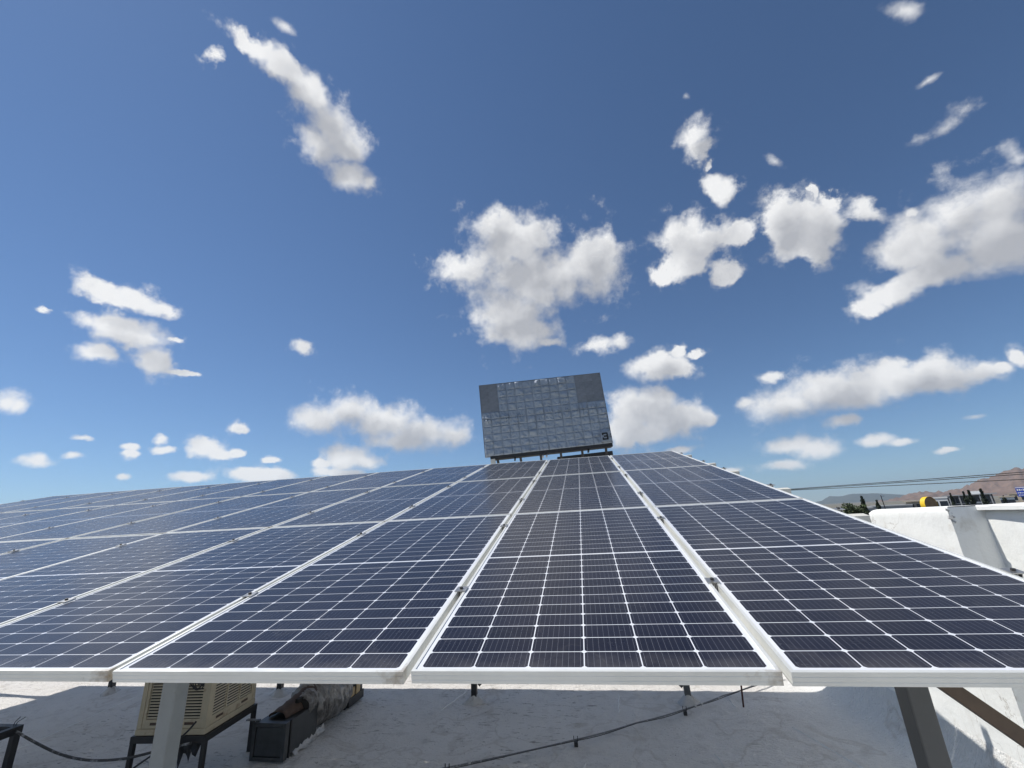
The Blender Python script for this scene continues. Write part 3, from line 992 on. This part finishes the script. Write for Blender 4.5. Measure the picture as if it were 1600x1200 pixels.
# torn black liner hanging under the cooler
lin = np.zeros((7, 14, 3))
for i in range(7):
    for j in range(14):
        lin[i, j] = (0.40 + j * 0.026, 0.05 + 0.02 * math.sin(j * 1.3 + i), h - 0.06 - i * 0.03 * (1.0 + 0.5 * math.sin(j * 2.1)) * (1.2 - j / 16))
o = link('hanging_liner', grid_mesh(lin, 'hanging_liner', M_black), stand)

# ------------------------------------------------------------------ duct run on the roof beside the cooler
duct = empty('metal_duct', (-3.33, 3.64, ROOF_Z))
tag(duct, 'dark square sheet metal duct lying on the roof beside the cooler', 'duct')
DW, DH = 0.41, 0.37
MB().box((0.015, 0.012, 0.035), (DW - 0.015, 0.60, DH - 0.012)).obj('body', M_duct, duct)
MB().box((0.045, -0.002, 0.065), (DW - 0.045, 0.010, DH - 0.045)).obj('end_cap', M_duct, duct, bevel=0.004)
for lo, hi_ in (((0, -0.012, 0.02), (0.04, 0.055, DH)), ((DW - 0.04, -0.012, 0.02), (DW, 0.055, DH)),
                ((0.041, -0.012, 0.02), (DW - 0.041, 0.055, 0.058)), ((0.041, -0.012, DH - 0.038), (DW - 0.041, 0.055, DH))):
    MB().box(lo, hi_).obj('flange', M_duct, duct, bevel=0.003)
MB().box((DW - 0.016, 0.075, 0.022), (DW + 0.004, 0.095, DH + 0.004)).obj('joint_strip', M_black, duct)
MB().bar((0.05, 0.03, DH + 0.012), (-0.13, 0.05, DH + 0.004), 0.03, 0.012).obj('slide_bar', M_conduit, duct)
Ps = np.zeros((6, 40, 3))
for j in range(40):
    t_ = j / 39
    for i in range(6):
        f_ = i / 5
        nz = float(vnoise(j * 0.45, i * 0.8, 77, 3))
        Ps[i, j] = (DW - 0.022 + f_ * (0.05 + 0.09 * float(vnoise(j * 0.3, 0.5, 78, 3))) , 0.16 + t_ * 0.60, max(0.0, (1 - f_) ** 2 * (0.05 + 0.06 * nz)) + 0.012 + 0.02 * nz)
link('sealant_skirt', grid_mesh(Ps, 'sealant_skirt', M_seal), duct)

# rusty hood lying on the duct
hood = empty('rusty_hood', (-3.20, 3.78, ROOF_Z + DH - 0.008), (0, 0, R(-6)))
tag(hood, 'rusty brown bent sheet hood lying on top of the duct', 'hood')
na = 13
Ph = np.zeros((15, na, 3))
for i in range(15):
    t_ = i / 14
    for j in range(na):
        a = math.pi * j / (na - 1)
        rr_ = 0.11 + 0.02 * t_ + 0.008 * math.sin(i * 1.9 + j)
        Ph[i, j] = (0.06 - rr_ * math.cos(a) * 1.1, t_ * 0.52, 0.004 + rr_ * math.sin(a) * (0.55 + 0.75 * t_))
o = link('shell', grid_mesh(Ph, 'shell', M_rust), hood)
sm = o.modifiers.new('solid', 'SOLIDIFY')
sm.thickness = 0.006
MB().box((0.13, 0.18, 0.085), (0.175, 0.40, 0.125)).obj('slot_plate', M_dark, hood)

# crumpled foil-wrapped flexible duct
wrap = empty('wrapped_flexible_duct', (-3.12, 4.52, ROOF_Z + 0.15))
tag(wrap, 'crumpled grey foil wrapped flexible duct bundle behind the rusty hood', 'duct')


def crumple(path, rad, seed, name, parent, amp=0.16):
    na, nl = 56, 70
    path = [Vector(p) for p in path]
    Pw = np.zeros((nl, na + 1, 3))
    L_ = len(path) - 1
    for i in range(nl):
        t_ = i / (nl - 1) * L_
        k = min(int(t_), L_ - 1)
        f_ = t_ - k
        c = path[k].lerp(path[k + 1], f_)
        d = (path[k + 1] - path[k]).normalized()
        s = d.cross(Vector((0, 0, 1))).normalized()
        u = s.cross(d)
        e_ = 1.0 if 0.04 < i / nl < 0.96 else 0.72
        for j in range(na + 1):
            a = 2 * math.pi * j / na
            fold = abs(float(vnoise(math.cos(a) * 1.7 + i * 0.10 + seed, math.sin(a) * 1.7 + i * 0.05, seed, 3, 0.55))) * 2
            r_ = rad * e_ * (1 - amp + amp * 2.2 * fold + 0.035 * math.sin(i * 1.15 + math.sin(a * 2)))
            q = c + (s * math.cos(a) + u * math.sin(a)) * r_
            Pw[i, j] = q
    return link(name, grid_mesh(Pw, name, M_foil), parent)


crumple([(-0.02, -0.27, 0.12), (0.0, -0.10, 0.13), (0.03, 0.12, 0.13), (0.02, 0.40, 0.12)], 0.28, 3, 'outer_wrap', wrap)
crumple([(0.12, -0.50, 0.235), (0.09, -0.36, 0.25), (0.03, -0.20, 0.24)], 0.115, 8, 'open_end', wrap, 0.12)
MB().tube([(0.122, -0.506, 0.234), (0.12, -0.499, 0.235)], 0.076, 18).obj('end_hole', M_dark, wrap)

# dark cabinet with odds and ends at the far end of the duct
cab = empty('duct_plenum', (-3.04, 4.98, ROOF_Z))
tag(cab, 'dark sheet metal plenum box at the far end of the wrapped duct', 'box')
MB().box((-0.30, 0.0, 0.03), (0.06, 0.40, 0.72)).obj('body', M_duct, cab)
MB().box((0.062, -0.004, 0.02), (0.105, 0.404, 0.12)).obj('ledge', M_black, cab)
MB().box((0.0, -0.03, 0.01), (0.068, -0.003, 0.74)).obj('corner_angle', M_black, cab)
MB().box((0.03, 0.32, 0.01), (0.075, 0.41, 0.74)).obj('corner_angle', M_black, cab)
for y0, hh, tl in ((0.06, 0.10, 4), (0.20, 0.15, -8)):
    b_ = MB().box((-0.004, 0, 0), (0.012, 0.10, hh)).obj('cardboard_scrap', M_card)
    b_.location = (-3.04 + 0.082, 4.98 + y0, ROOF_Z + 0.121)
    b_.rotation_euler = (R(tl), 0, 0)
    tag(b_, '%s tan cardboard scrap standing on the ledge of the dark plenum' % ('shorter' if hh < 0.12 else 'taller'), 'cardboard', 'cardboard scraps')

# ------------------------------------------------------------------ conduit over the roof with little strut feet
cond = empty('roof_conduit', (0.2, 4.2, ROOF_Z))
tag(cond, 'thin grey conduit running diagonally over the shaded roof on small brackets', 'conduit')
pth = [(-2.2, 3.02), (-1.10, 3.54), (0.21, 4.18), (0.9, 4.60), (1.54, 5.0), (2.1, 5.42), (2.61, 5.79), (3.2, 6.25)]
pp = []
for i in range(len(pth) - 1):
    for k in range(6):
        t_ = k / 6
        pp.append((pth[i][0] + (pth[i + 1][0] - pth[i][0]) * t_ - 0.2, pth[i][1] + (pth[i + 1][1] - pth[i][1]) * t_ - 4.2, 0.062 - 0.008 * math.sin(math.pi * t_)))
MB().tube(pp, 0.0075, 10).obj('pipe', M_conduit, cond, smooth=True)
pp2 = [(x + 0.010, y - 0.012, z - 0.003 + 0.006 * math.sin(i * 0.8)) for i, (x, y, z) in enumerate(pp)]
MB().tube(pp2, 0.004, 8).obj('cable', M_cable, cond, smooth=True)
for (x, y) in ((-1.05, 3.56), (0.21, 4.18), (1.52, 4.985)):
    fo = MB().box((-0.02, -0.02, -0.02), (0.02, 0.02, 0.036)).obj('bracket', M_black, cond, loc=(x - 0.2, y - 4.2, 0.01))
    MB().box((-0.024, -0.006, 0.037), (-0.018, 0.006, 0.085)).box((0.018, -0.006, 0.037), (0.024, 0.006, 0.085)).obj('saddle', M_black, fo)
for (x, y) in ((-0.86, 3.66), (1.66, 5.08), (1.75, 5.15), (2.0, 5.33)):
    MB().tube([(x - 0.2, y - 4.2 - 0.012, 0.06), (x - 0.2 + 0.018, y - 4.2 + 0.010, 0.06)], 0.012, 10).obj('coupling', M_seal, cond)

rod = MB().tube([(0, 0, -0.02), (0.012, 0.0, 0.13), (0.05, 0.03, 0.46)], 0.011, 8).obj('rebar_stub', M_rebar, None, loc=(2.27, 5.24, ROOF_Z))
tag(rod, 'short rusty reinforcing bar sticking out of the roof by the conduit', 'rebar')

# ------------------------------------------------------------------ black steel stand at the left edge, cables
st = empty('angle_iron_stand', (-6.7, 3.2, ROOF_Z))
tag(st, 'empty black angle iron stand on the roof at the far left', 'stand')
for (x, y) in ((0, 0), (0.76, 0), (0, -0.7), (0.76, -0.7)):
    MB().box((x - 0.03, y - 0.03, -0.01), (x + 0.03, y + 0.03, 0.395)).obj('leg', M_black, st)
for a, b_ in (((-0.035, -0.035, 0.396), (0.80, 0.03, 0.47)), ((-0.035, -0.735, 0.396), (0.80, -0.67, 0.47)),
              ((-0.035, -0.669, 0.396), (0.03, -0.036, 0.47)), ((0.735, -0.669, 0.396), (0.80, -0.036, 0.47))):
    MB().box(a, b_).obj('top_rail', M_black, st)
for dx, k in ((0.70, 0.05), (0.73, 0.09)):
    MB().tube([(dx, 0, 0.47), (dx + 0.01, 0, 0.50), (dx + k, 0.01, 0.545)], 0.004, 6).obj('tie_wire', M_cable, st)


def cable(name, pts, r, mat, label, parent=None):
    pts = [Vector(p) for p in pts]
    out = []
    for i in range(len(pts) - 1):
        p0, p1, p2, p3 = pts[max(i - 1, 0)], pts[i], pts[i + 1], pts[min(i + 2, len(pts) - 1)]
        for k in range(8):
            t_ = k / 8
            out.append(0.5 * ((2 * p1) + (p2 - p0) * t_ + (2 * p0 - 5 * p1 + 4 * p2 - p3) * t_ ** 2 + (3 * p1 - p0 - 3 * p2 + p3) * t_ ** 3))
    out.append(pts[-1])
    o = MB().tube(out, r, 8).obj(name, mat, parent, smooth=True)
    if label:
        tag(o, label, 'cable')
    return o


cable('sagging_cable', [(-5.92, 3.17, -1.53), (-5.51, 3.10, -1.60), (-5.08, 3.05, -1.672), (-4.65, 3.0, -1.688), (-4.21, 2.97, -1.65), (-3.86, 2.98, -1.585), (-3.5, 3.0, -1.52)],
      0.012, M_flecked, 'black paint flecked cable sagging from the iron stand to the cooler stand')
cable('cooler_cable', [(-3.52, 3.045, -1.36), (-3.62, 3.0, -1.47), (-3.9, 2.96, -1.62), (-4.15, 2.95, -1.78), (-4.3, 2.93, -1.95)], 0.009, M_cable,
      'thin black cable running from the cooler corner down to the roof')
loop = []
for k in range(34):
    a = k * 0.52
    loop.append((-3.50 + 0.055 * math.cos(a) + 0.002 * k, 2.93 + 0.006 * math.sin(k * 1.1), -1.0 + 0.045 * math.sin(a) + 0.012 * math.sin(k)))
cable('cable_coil', [(-3.2, 2.95, -0.5), (-3.30, 2.93, -0.92)] + loop + [(-3.36, 2.93, -0.97), (-3.22, 2.95, -0.88), (-3.1, 2.97, -0.4)], 0.006, M_cable,
      'tangled loop of black cable hanging in front of the cooler')

# ------------------------------------------------------------------ billboard behind the array
M_bb = pmat('weathered_vinyl', (0.31, 0.36, 0.42), 0.55, 0.25, 0.14, 3.0, 1.0, 6.0, objrand=0.04, dirt=(0.13, 0.14, 0.15), dirt_amt=0.2, dirt_scale=3.0)
M_bb2 = pmat('bare_grey_sheet', (0.215, 0.23, 0.25), 0.5, 0.25, 0.2, 5.0, 0.8, 8.0, objrand=0.10)
M_bbk = pmat('black_number_paint', (0.012, 0.012, 0.013), 0.6)
bb = empty('billboard', (-0.45, 12.4, ROOF_Z))
tag(bb, 'large tilted grey billboard clad in wrinkled tiles above the array', 'billboard')
BL, TL_, BR_, TR_ = Vector((-2.51, 12.0, 2.41)), Vector((-2.61, 12.0, 4.87)), Vector((1.63, 12.67, 2.66)), Vector((1.51, 12.67, 5.11))
B0 = Vector((-0.45, 12.4, ROOF_Z))
ex = ((BR_ - BL) + (TR_ - TL_)) / 2
ez = ((TL_ - BL) + (TR_ - BR_)) / 2
bw, bh = ex.length, ez.length
ex.normalize()
ny = ez.normalized().cross(ex).normalized()      # points to the back or front
if ny.y < 0:
    ny = -ny
ezn = ny.cross(ex) * (1 if (ny.cross(ex)).z > 0 else -1)
BM = Matrix(((ex.x, ny.x, ezn.x, BL.x - B0.x), (ex.y, ny.y, ezn.y, BL.y - B0.y), (ex.z, ny.z, ezn.z, BL.z - B0.z), (0, 0, 0, 1)))


def bbobj(o):
    o.matrix_basis = BM @ o.matrix_basis
    return o


mb = MB().box((0, 0.012, 0), (bw, 0.16, bh))
bbobj(mb.obj('backing_panel', M_bb2, bb))
mb = MB().box((-0.02, -0.03, 0), (0.0, 0.17, bh)).box((bw, -0.03, 0), (bw + 0.02, 0.17, bh)).box((-0.02, -0.03, bh), (bw + 0.02, 0.17, bh + 0.02))
bbobj(mb.obj('edge_trim', M_bb2, bb))
NC, NR = 14, 10
tw, th = bw / NC, bh / NR
def sheet(xg, zg):
    """relief of the wrinkled cladding, one skin over the whole board"""
    band = np.exp(-((zg / bh - 0.50) / 0.075) ** 2) + 0.7 * np.exp(-((zg / bh - 0.03) / 0.05) ** 2)
    fine = np.abs(vnoise(xg * 7.5, zg * 6.0, 61, 3, 0.6)) * 2
    fold = np.abs(vnoise(xg * 3.4 + zg * 1.2, zg * 3.0, 67, 3, 0.6)) * 2
    comb = np.abs(vnoise(xg * 16, zg * 4.0, 71, 2, 0.6)) * 2
    return -0.012 - 0.085 * fold - 0.045 * fine - 0.10 * band * comb


for r_ in range(NR):
    for c_ in range(NC):
        bare = r_ >= 6 and (c_ < 2 or c_ >= NC - 3)
        nn = 5 if bare else 13
        U_, V_ = np.meshgrid(np.linspace(0.004, 0.996, nn), np.linspace(0.004, 0.996, nn))
        xg, zg = (c_ + U_) * tw, (r_ + V_) * th
        edge = np.clip(np.minimum(np.minimum(U_, 1 - U_), np.minimum(V_, 1 - V_)) / 0.12, 0, 1)
        if bare:
            dd = -0.012 - 0.010 * vnoise(xg * 5, zg * 5, 55, 3) - random.uniform(0, 0.006)
        else:
            dd = -0.012 + (sheet(xg, zg) + 0.012) * (0.40 + 0.60 * edge) - 0.010 * edge
        me = grid_mesh(np.stack([U_ * tw, dd, V_ * th], -1), 'cladding_tile', M_bb2 if bare else M_bb, True)
        bbobj(link('cladding_tile', me, bb, (c_ * tw, 0, r_ * th)))
# the number in the lower right corner
nx, nz, sz = bw - 0.33, 0.10, 0.235
k = sz / 5
mb = MB()
for lo, hi_ in (((0, 4.05), (4, 5)), ((1.1, 2.0), (3.0, 3.0)), ((0, 0), (4, 0.95)), ((3.0, 0.96), (4.1, 4.04)), ((0, 3.3), (0.9, 4.04)), ((0, 0.96), (0.9, 1.7))):
    mb.box((nx + lo[0] * k, -0.215, nz + lo[1] * k), (nx + hi_[0] * k, -0.203, nz + hi_[1] * k))
bbobj(mb.obj('number_three', M_bbk, bb))
mb = MB().box((nx - 0.03, -0.201, nz - 0.04), (nx + 0.30, -0.05, nz + sz + 0.03))
bbobj(mb.obj('number_plate', M_bb, bb))
mb = MB().box((bw - 0.062, -0.215, nz + 0.05), (bw - 0.037, -0.203, nz + 0.11)).box((bw - 0.062, -0.215, nz + 0.15), (bw - 0.042, -0.203, nz + 0.19))
bbobj(mb.obj('corner_mark', M_bbk, bb))
# steelwork below
bbobj(MB().box((0.15, -0.03, -0.11), (bw - 0.0, 0.30, -0.003)).obj('base_beam', M_black, bb))
bbobj(MB().box((0.15, -0.06, -0.10), (0.30, 0.26, -0.30)).obj('end_bracket', M_rail, bb))
for fx in (0.09, 0.27, 0.43, 0.59, 0.76, 0.95):
    bbobj(MB().bar((fx * bw, 0.10, -0.08), (fx * bw + 0.02, 0.30, -0.36), 0.075, 0.075).obj('bracket', M_black, bb))
bbobj(MB().box((0.05, 0.26, -0.42), (bw * 0.56, 0.40, -0.31)).obj('walkway_beam', M_black, bb))
bbobj(MB().box((bw * 0.56 + 0.01, 0.24, -0.36), (bw + 0.02, 0.42, -0.22)).obj('walkway', M_black, bb))
for k in range(9):
    x = bw * (0.5 + 0.3 * random.random())
    bbobj(MB().box((x, 0.3, -0.34), (x + 0.05 + 0.1 * random.random(), 0.38, -0.31 + 0.08 * random.random())).obj('fitting', M_black, bb))
for k in (0.44, 0.47, 0.22, 0.80):
    bbobj(MB().tube([(bw * k, 0.05, -0.16), (bw * k + 0.05, 0.05, -0.17)], 0.06, 12).obj('lamp_housing', M_clamp if k > 0.4 and k < 0.5 else M_black, bb))
for fx in (0.2, 0.8):
    p_ = BM @ Vector((bw * fx, 0.34, -0.3))
    MB().box((p_.x - 0.09, p_.y - 0.09 + 0.12, 0.0), (p_.x + 0.09, p_.y + 0.09 + 0.12, p_.z)).obj('support_post', M_black, bb)

# ------------------------------------------------------------------ power lines
wires = [((8.55, 16.97, 1.02), (11.01, 10.75, 0.90)), ((8.55, 16.97, 0.995), (11.0, 10.76, 0.855)), ((8.62, 16.85, 0.97), (10.98, 10.78, 0.735))]
desc = ['upper black overhead power line crossing above the mountain', 'middle black overhead power line just below the upper one', 'lowest black overhead power line crossing the distant mountain']
for (a, b_), lb in zip(wires, desc):
    a, b_ = Vector(a), Vector(b_)
    pts = []
    for k in range(41):
        t_ = -1.6 + 4.4 * k / 40
        p = a + (b_ - a) * t_
        p.z += -0.02 * (1 - (t_ - 0.5) ** 2 * 1.0) * 0.6
        pts.append(p)
    o = MB().tube(pts, 0.011, 6).obj('power_line', M_cable, None, smooth=True)
    tag(o, lb, 'power line', 'overhead power lines')

# ------------------------------------------------------------------ the town beyond the parapet
M_leaf_dark = pmat('cypress_foliage', (0.022, 0.034, 0.018), 0.8, 0.0, 0.4, 3.0)
M_leaf = pmat('tree_foliage', (0.055, 0.075, 0.028), 0.75, 0.0, 0.45, 2.0)
M_bark = pmat('bark', (0.08, 0.06, 0.045), 0.9)
M_tree_wall = pmat('town_grey_wall', (0.30, 0.31, 0.32), 0.8, 0.0, 0.1, 0.6)
M_tan = pmat('town_tan_wall', (0.42, 0.36, 0.28), 0.8, 0.0, 0.1, 0.6)
M_white = pmat('town_white_wall', (0.72, 0.73, 0.72), 0.8, 0.0, 0.06, 0.6)
M_house = pmat('dark_house_wall', (0.10, 0.10, 0.105), 0.7, 0.0, 0.15, 0.8)
M_glass = pmat('dark_window_glass', (0.02, 0.025, 0.035), 0.12, 0.0, 0.2, 1.0, spec=0.8)
M_yellow = pmat('yellow_sign_paint', (0.78, 0.52, 0.02), 0.5, 0.0, 0.05, 2.0)
M_signback = pmat('rusty_sign_back', (0.24, 0.16, 0.085), 0.7, 0.1, 0.3, 1.5)
M_blue = pmat('blue_sign_paint', (0.02, 0.06, 0.42), 0.45, 0.0, 0.1, 1.0)


def leaf_cloud(centers, size, mat, name, parent, squash=1.0):
    vs_, fs = [], []
    for c in centers:
        nrm = Vector((random.gauss(0, 1), random.gauss(0, 1), random.gauss(0, 1))).normalized()
        t_ = nrm.orthogonal().normalized()
        u = nrm.cross(t_)
        s_ = size * random.uniform(0.6, 1.4)
        b0 = len(vs_)
        vs_ += [c + t_ * s_, c + u * s_ * 0.6, c - t_ * s_, c - u * s_ * 0.6]
        fs.append((b0, b0 + 1, b0 + 2, b0 + 3))
    return MB().add(vs_, fs).obj(name, mat, parent)


def cypress(azd, dist, top_el, width, label, seed):
    random.seed(seed)
    base = polar(azd, dist, GROUND)
    hgt = eye(top_el, dist) - GROUND
    root = empty('cypress_tree', base)
    tag(root, label, 'tree', 'cypresses in the town')
    MB().tube([(0, 0, 0), (0, 0, hgt * 0.5), (0, 0, hgt * 0.93)], [0.16, 0.10, 0.02], 8).obj('trunk', M_bark, root)
    cs = []
    for k in range(1500):
        t_ = random.random() ** 0.8
        r_ = width * (math.sin(math.pi * min(1, (1 - t_) * 0.62 + 0.02)) ** 0.85) * (0.75 + 0.35 * math.sin(t_ * 31 + seed)) * math.sqrt(random.random())
        a = random.random() * 2 * math.pi
        cs.append(Vector((r_ * math.cos(a), r_ * math.sin(a), hgt * (0.08 + 0.92 * t_))))
    leaf_cloud(cs, 0.17, M_leaf_dark, 'crown', root)


def broad_tree(azd, dist, top_el, rad, label, seed):
    random.seed(seed)
    base = polar(azd, dist, GROUND)
    hgt = eye(top_el, dist) - GROUND
    root = empty('broadleaf_tree', base)
    tag(root, label, 'tree', 'leafy trees in the town')
    mb = MB().tube([(0, 0, 0), (0.1, 0, hgt * 0.45), (0.0, 0.1, hgt * 0.8)], [0.2, 0.14, 0.05], 8)
    for k in range(5):
        a = k * 1.3
        mb.tube([(0.05, 0, hgt * 0.5), (rad * 0.6 * math.cos(a), rad * 0.6 * math.sin(a), hgt * 0.78)], [0.09, 0.03], 6)
    mb.obj('trunk', M_bark, root)
    lumps = [(Vector((random.uniform(-1, 1) * rad * .75, random.uniform(-1, 1) * rad * .75, hgt - rad * random.uniform(0.35, 1.5))), rad * random.uniform(0.28, 0.5)) for _ in range(22)]
    cs = []
    for k in range(2600):
        c, r_ = random.choice(lumps)
        d = Vector((random.gauss(0, 1), random.gauss(0, 1), random.gauss(0, 1))).normalized()
        cs.append(c + d * r_ * random.random() ** 0.35)
    leaf_cloud(cs, 0.13, M_leaf, 'crown', root)


broad_tree(27.3, 75, -0.08, 1.35, 'leafy green tree just past the edge of the right panels', 3)
broad_tree(28.45, 78, -0.16, 1.2, 'lower bushy green tree between the leafy tree and a dark cypress', 4)
cypress(29.25, 95, 0.50, 0.85, 'tall dark cypress standing beside the green trees', 11)
cypress(30.35, 100, 0.02, 0.75, 'short dark cypress left of the thin leaning mast', 12)
cypress(36.62, 118, 0.38, 0.75, 'left one of the two close cypresses before the dark house', 13)
cypress(36.98, 112, 0.46, 0.95, 'right one of the two close cypresses before the dark house', 14)
cypress(37.76, 110, 0.50, 0.80, 'lone dark cypress before the right end of the dark house', 15)
cypress(33.1, 150, -0.30, 0.8, 'small dark cypress tip left of the yellow round sign', 16)
cypress(38.95, 150, -0.18, 1.0, 'small dark bushy cypress between the house and the blue sign', 17)
cypress(35.75, 150, 0.30, 0.5, 'thin cypress tip behind the roof of the dark house', 18)

# thin mast
a = polar(30.95, 90, GROUND)
b_ = polar(30.80, 90, eye(0.48, 90))
mast = empty('radio_mast', a)
tag(mast, 'thin dark mast leaning slightly among the cypresses', 'mast')
MB().tube([(0, 0, 0), b_ - a], [0.10, 0.055], 8).obj('pole', M_black, mast)
MB().bar(Vector((-0.25, 0, (b_ - a).z * 0.985)), Vector((0.25, 0.1, (b_ - a).z * 0.985)), 0.05, 0.05).obj('crossarm', M_black, mast)


def building(name, az0, az1, dist, top_el, depth, wall_m, label, roof_m=None, nwin=4, overhang=0.25, win_m=None, rows=2):
    p0, p1 = polar(az0, dist, GROUND), polar(az1, dist, GROUND)
    ln = (p1 - p0)
    wd = ln.length
    ang = math.atan2(ln.y, ln.x)
    hgt = eye(top_el, dist) - GROUND
    root = empty(name, p0, (0, 0, ang))
    tag(root, label, 'building')
    MB().box((0, 0, 0), (wd, depth, hgt - 0.25)).obj('wall', wall_m, root)
    MB().box((-overhang, -overhang, hgt - 0.249), (wd + overhang, depth + overhang, hgt)).obj('roof', roof_m or wall_m, root)
    for r_ in range(rows):
        for k in range(nwin):
            x = wd * (k + 0.5) / nwin
            z = hgt - 2.1 - r_ * 3.0
            if z < 0.5:
                continue
            wn = MB().box((x - 0.55, -0.04, z), (x + 0.55, 0.02, z + 1.3)).obj('window', win_m or M_glass, root)
            MB().box((x - 0.62, -0.07, z - 0.09), (x + 0.62, -0.005, z - 0.005)).obj('sill', M_white, wn)
    return root, wd, hgt


building('warehouse', 26.2, 29.9, 120, -0.62, 14, M_tree_wall, 'long low grey building behind the green trees', M_tree_wall, 4, 0.1)
building('low_house', 29.7, 32.9, 135, -0.52, 12, M_tree_wall, 'low grey blue building behind the leaning mast', M_tree_wall, 5, 0.1)
building('tan_house', 32.5, 33.75, 140, -0.19, 7, M_tan, 'tan flat roofed house left of the yellow round sign', M_tan, 2, 0.5)
building('white_house', 34.15, 35.45, 120, 0.02, 8, M_white, 'white house right behind the yellow round sign', M_white, 2, 0.1)
house, hw, hh = building('dark_house', 35.45, 38.35, 160, 0.12, 8, M_house, 'long dark house with overhanging flat roof among cypresses', M_tree_wall, 6, 0.9, rows=2)
for k in range(5):
    x = 0.4 + (hw - 0.8) * k / 4
    MB().box((x - 0.12, -0.75, 0), (x + 0.12, -0.5, hh - 0.26)).obj('column', M_tree_wall, house)
MB().box((hw * 0.55, 1.5, hh + 0.001), (hw * 0.8, 4.5, hh + 0.7)).obj('roof_room', M_white, house)
MB().box((hw * 0.62, -0.09, hh - 2.3), (hw * 0.76, -0.005, hh - 1.9)).obj('white_panel', M_white, house)
building('pale_house', 38.7, 39.55, 150, -0.20, 7, M_white, 'small pale house between the dark house and blue sign', M_tan, 2, 0.2)
building('far_block', 39.3, 42.5, 210, -0.02, 10, M_tan, 'tan block of flats behind the blue sign', M_tan, 6, 0.2)
building('grey_block', 40.5, 46.0, 170, 0.05, 10, M_tree_wall, 'grey long block past the right edge of the picture', M_tree_wall, 6, 0.2)

# round yellow-rimmed sign, seen from behind at a slant
c = polar(34.22, 62, 0)
sg = empty('round_sign', (c.x, c.y, GROUND), (0, 0, R(18)))
tag(sg, 'yellow rimmed round sign with brown back above the parapet', 'sign')
cz = eye(-0.62, 62) - GROUND
na = 40
rr_ = 0.78
mb = MB()
v0 = [(rr_ * 1.0 * math.cos(2 * math.pi * k / na), 0, cz + rr_ * math.sin(2 * math.pi * k / na)) for k in range(na)]
mb.add(v0, [tuple(range(na))])
mb.obj('back_face', M_signback, sg)
mb = MB()
v1 = [(x, y - 0.04, z) for x, y, z in v0]
v2 = [(x, y + 0.42, z) for x, y, z in v0]
mb.add(v1 + v2, [(k, (k + 1) % na, na + (k + 1) % na, na + k) for k in range(na)])
mb.obj('rim', M_yellow, sg)
MB().tube([(0, 0.28, 0), (0, 0.28, cz - rr_)], 0.12, 10).obj('post', M_house, sg)

# blue sign with white lettering
p0, p1 = polar(39.80, 75, 0), polar(41.15, 75, 0)
ln = p1 - p0
bs = empty('blue_sign', (p0.x, p0.y, GROUND), (0, 0, math.atan2(ln.y, ln.x)))
tag(bs, 'blue rectangular sign with white lettering at the right edge', 'sign')
z0, z1 = eye(-0.30, 75) - GROUND, eye(0.50, 75) - GROUND
MB().box((0, 0, z0), (ln.length, 0.15, z1)).obj('board', M_blue, bs)
MB().box((0, -0.02, z1 - 0.12), (ln.length, -0.002, z1 - 0.04)).obj('white_band', M_white, bs)
random.seed(5)
hz = z1 - z0
for row, (zz, hh_) in enumerate(((0.60, 0.20), (0.33, 0.12), (0.10, 0.12))):
    mb = MB()
    x = 0.08
    while x < ln.length - 0.2:
        wd = random.uniform(0.05, 0.13)
        mb.box((x, -0.02, z0 + hz * zz), (x + wd, -0.002, z0 + hz * (zz + hh_ * random.uniform(0.6, 1.0))))
        x += wd + random.uniform(0.02, 0.06)
    mb.obj('lettering', M_white, bs)
MB().box((ln.length * 0.4, 0.16, 0), (ln.length * 0.4 + 0.15, 0.3, z1 - 0.1)).obj('post', M_house, bs)

# ------------------------------------------------------------------ air: thin haze over the valley
hz_m = bpy.data.materials.new('valley_haze')
hz_m.use_nodes = True
ht = hz_m.node_tree
ht.nodes.clear()
pv = ht.nodes.new('ShaderNodeVolumePrincipled')
pv.inputs['Color'].default_value = (0.62, 0.80, 1.0, 1.0)
pv.inputs['Density'].default_value = 0.00008
pv.inputs['Anisotropy'].default_value = 0.2
ho = ht.nodes.new('ShaderNodeOutputMaterial')
ht.links.new(pv.outputs[0], ho.inputs['Volume'])
hz = MB().box((-12300, -12300, GROUND - 4.5), (12300, 12300, 420)).obj('haze', hz_m)
tag(hz, kind='stuff')
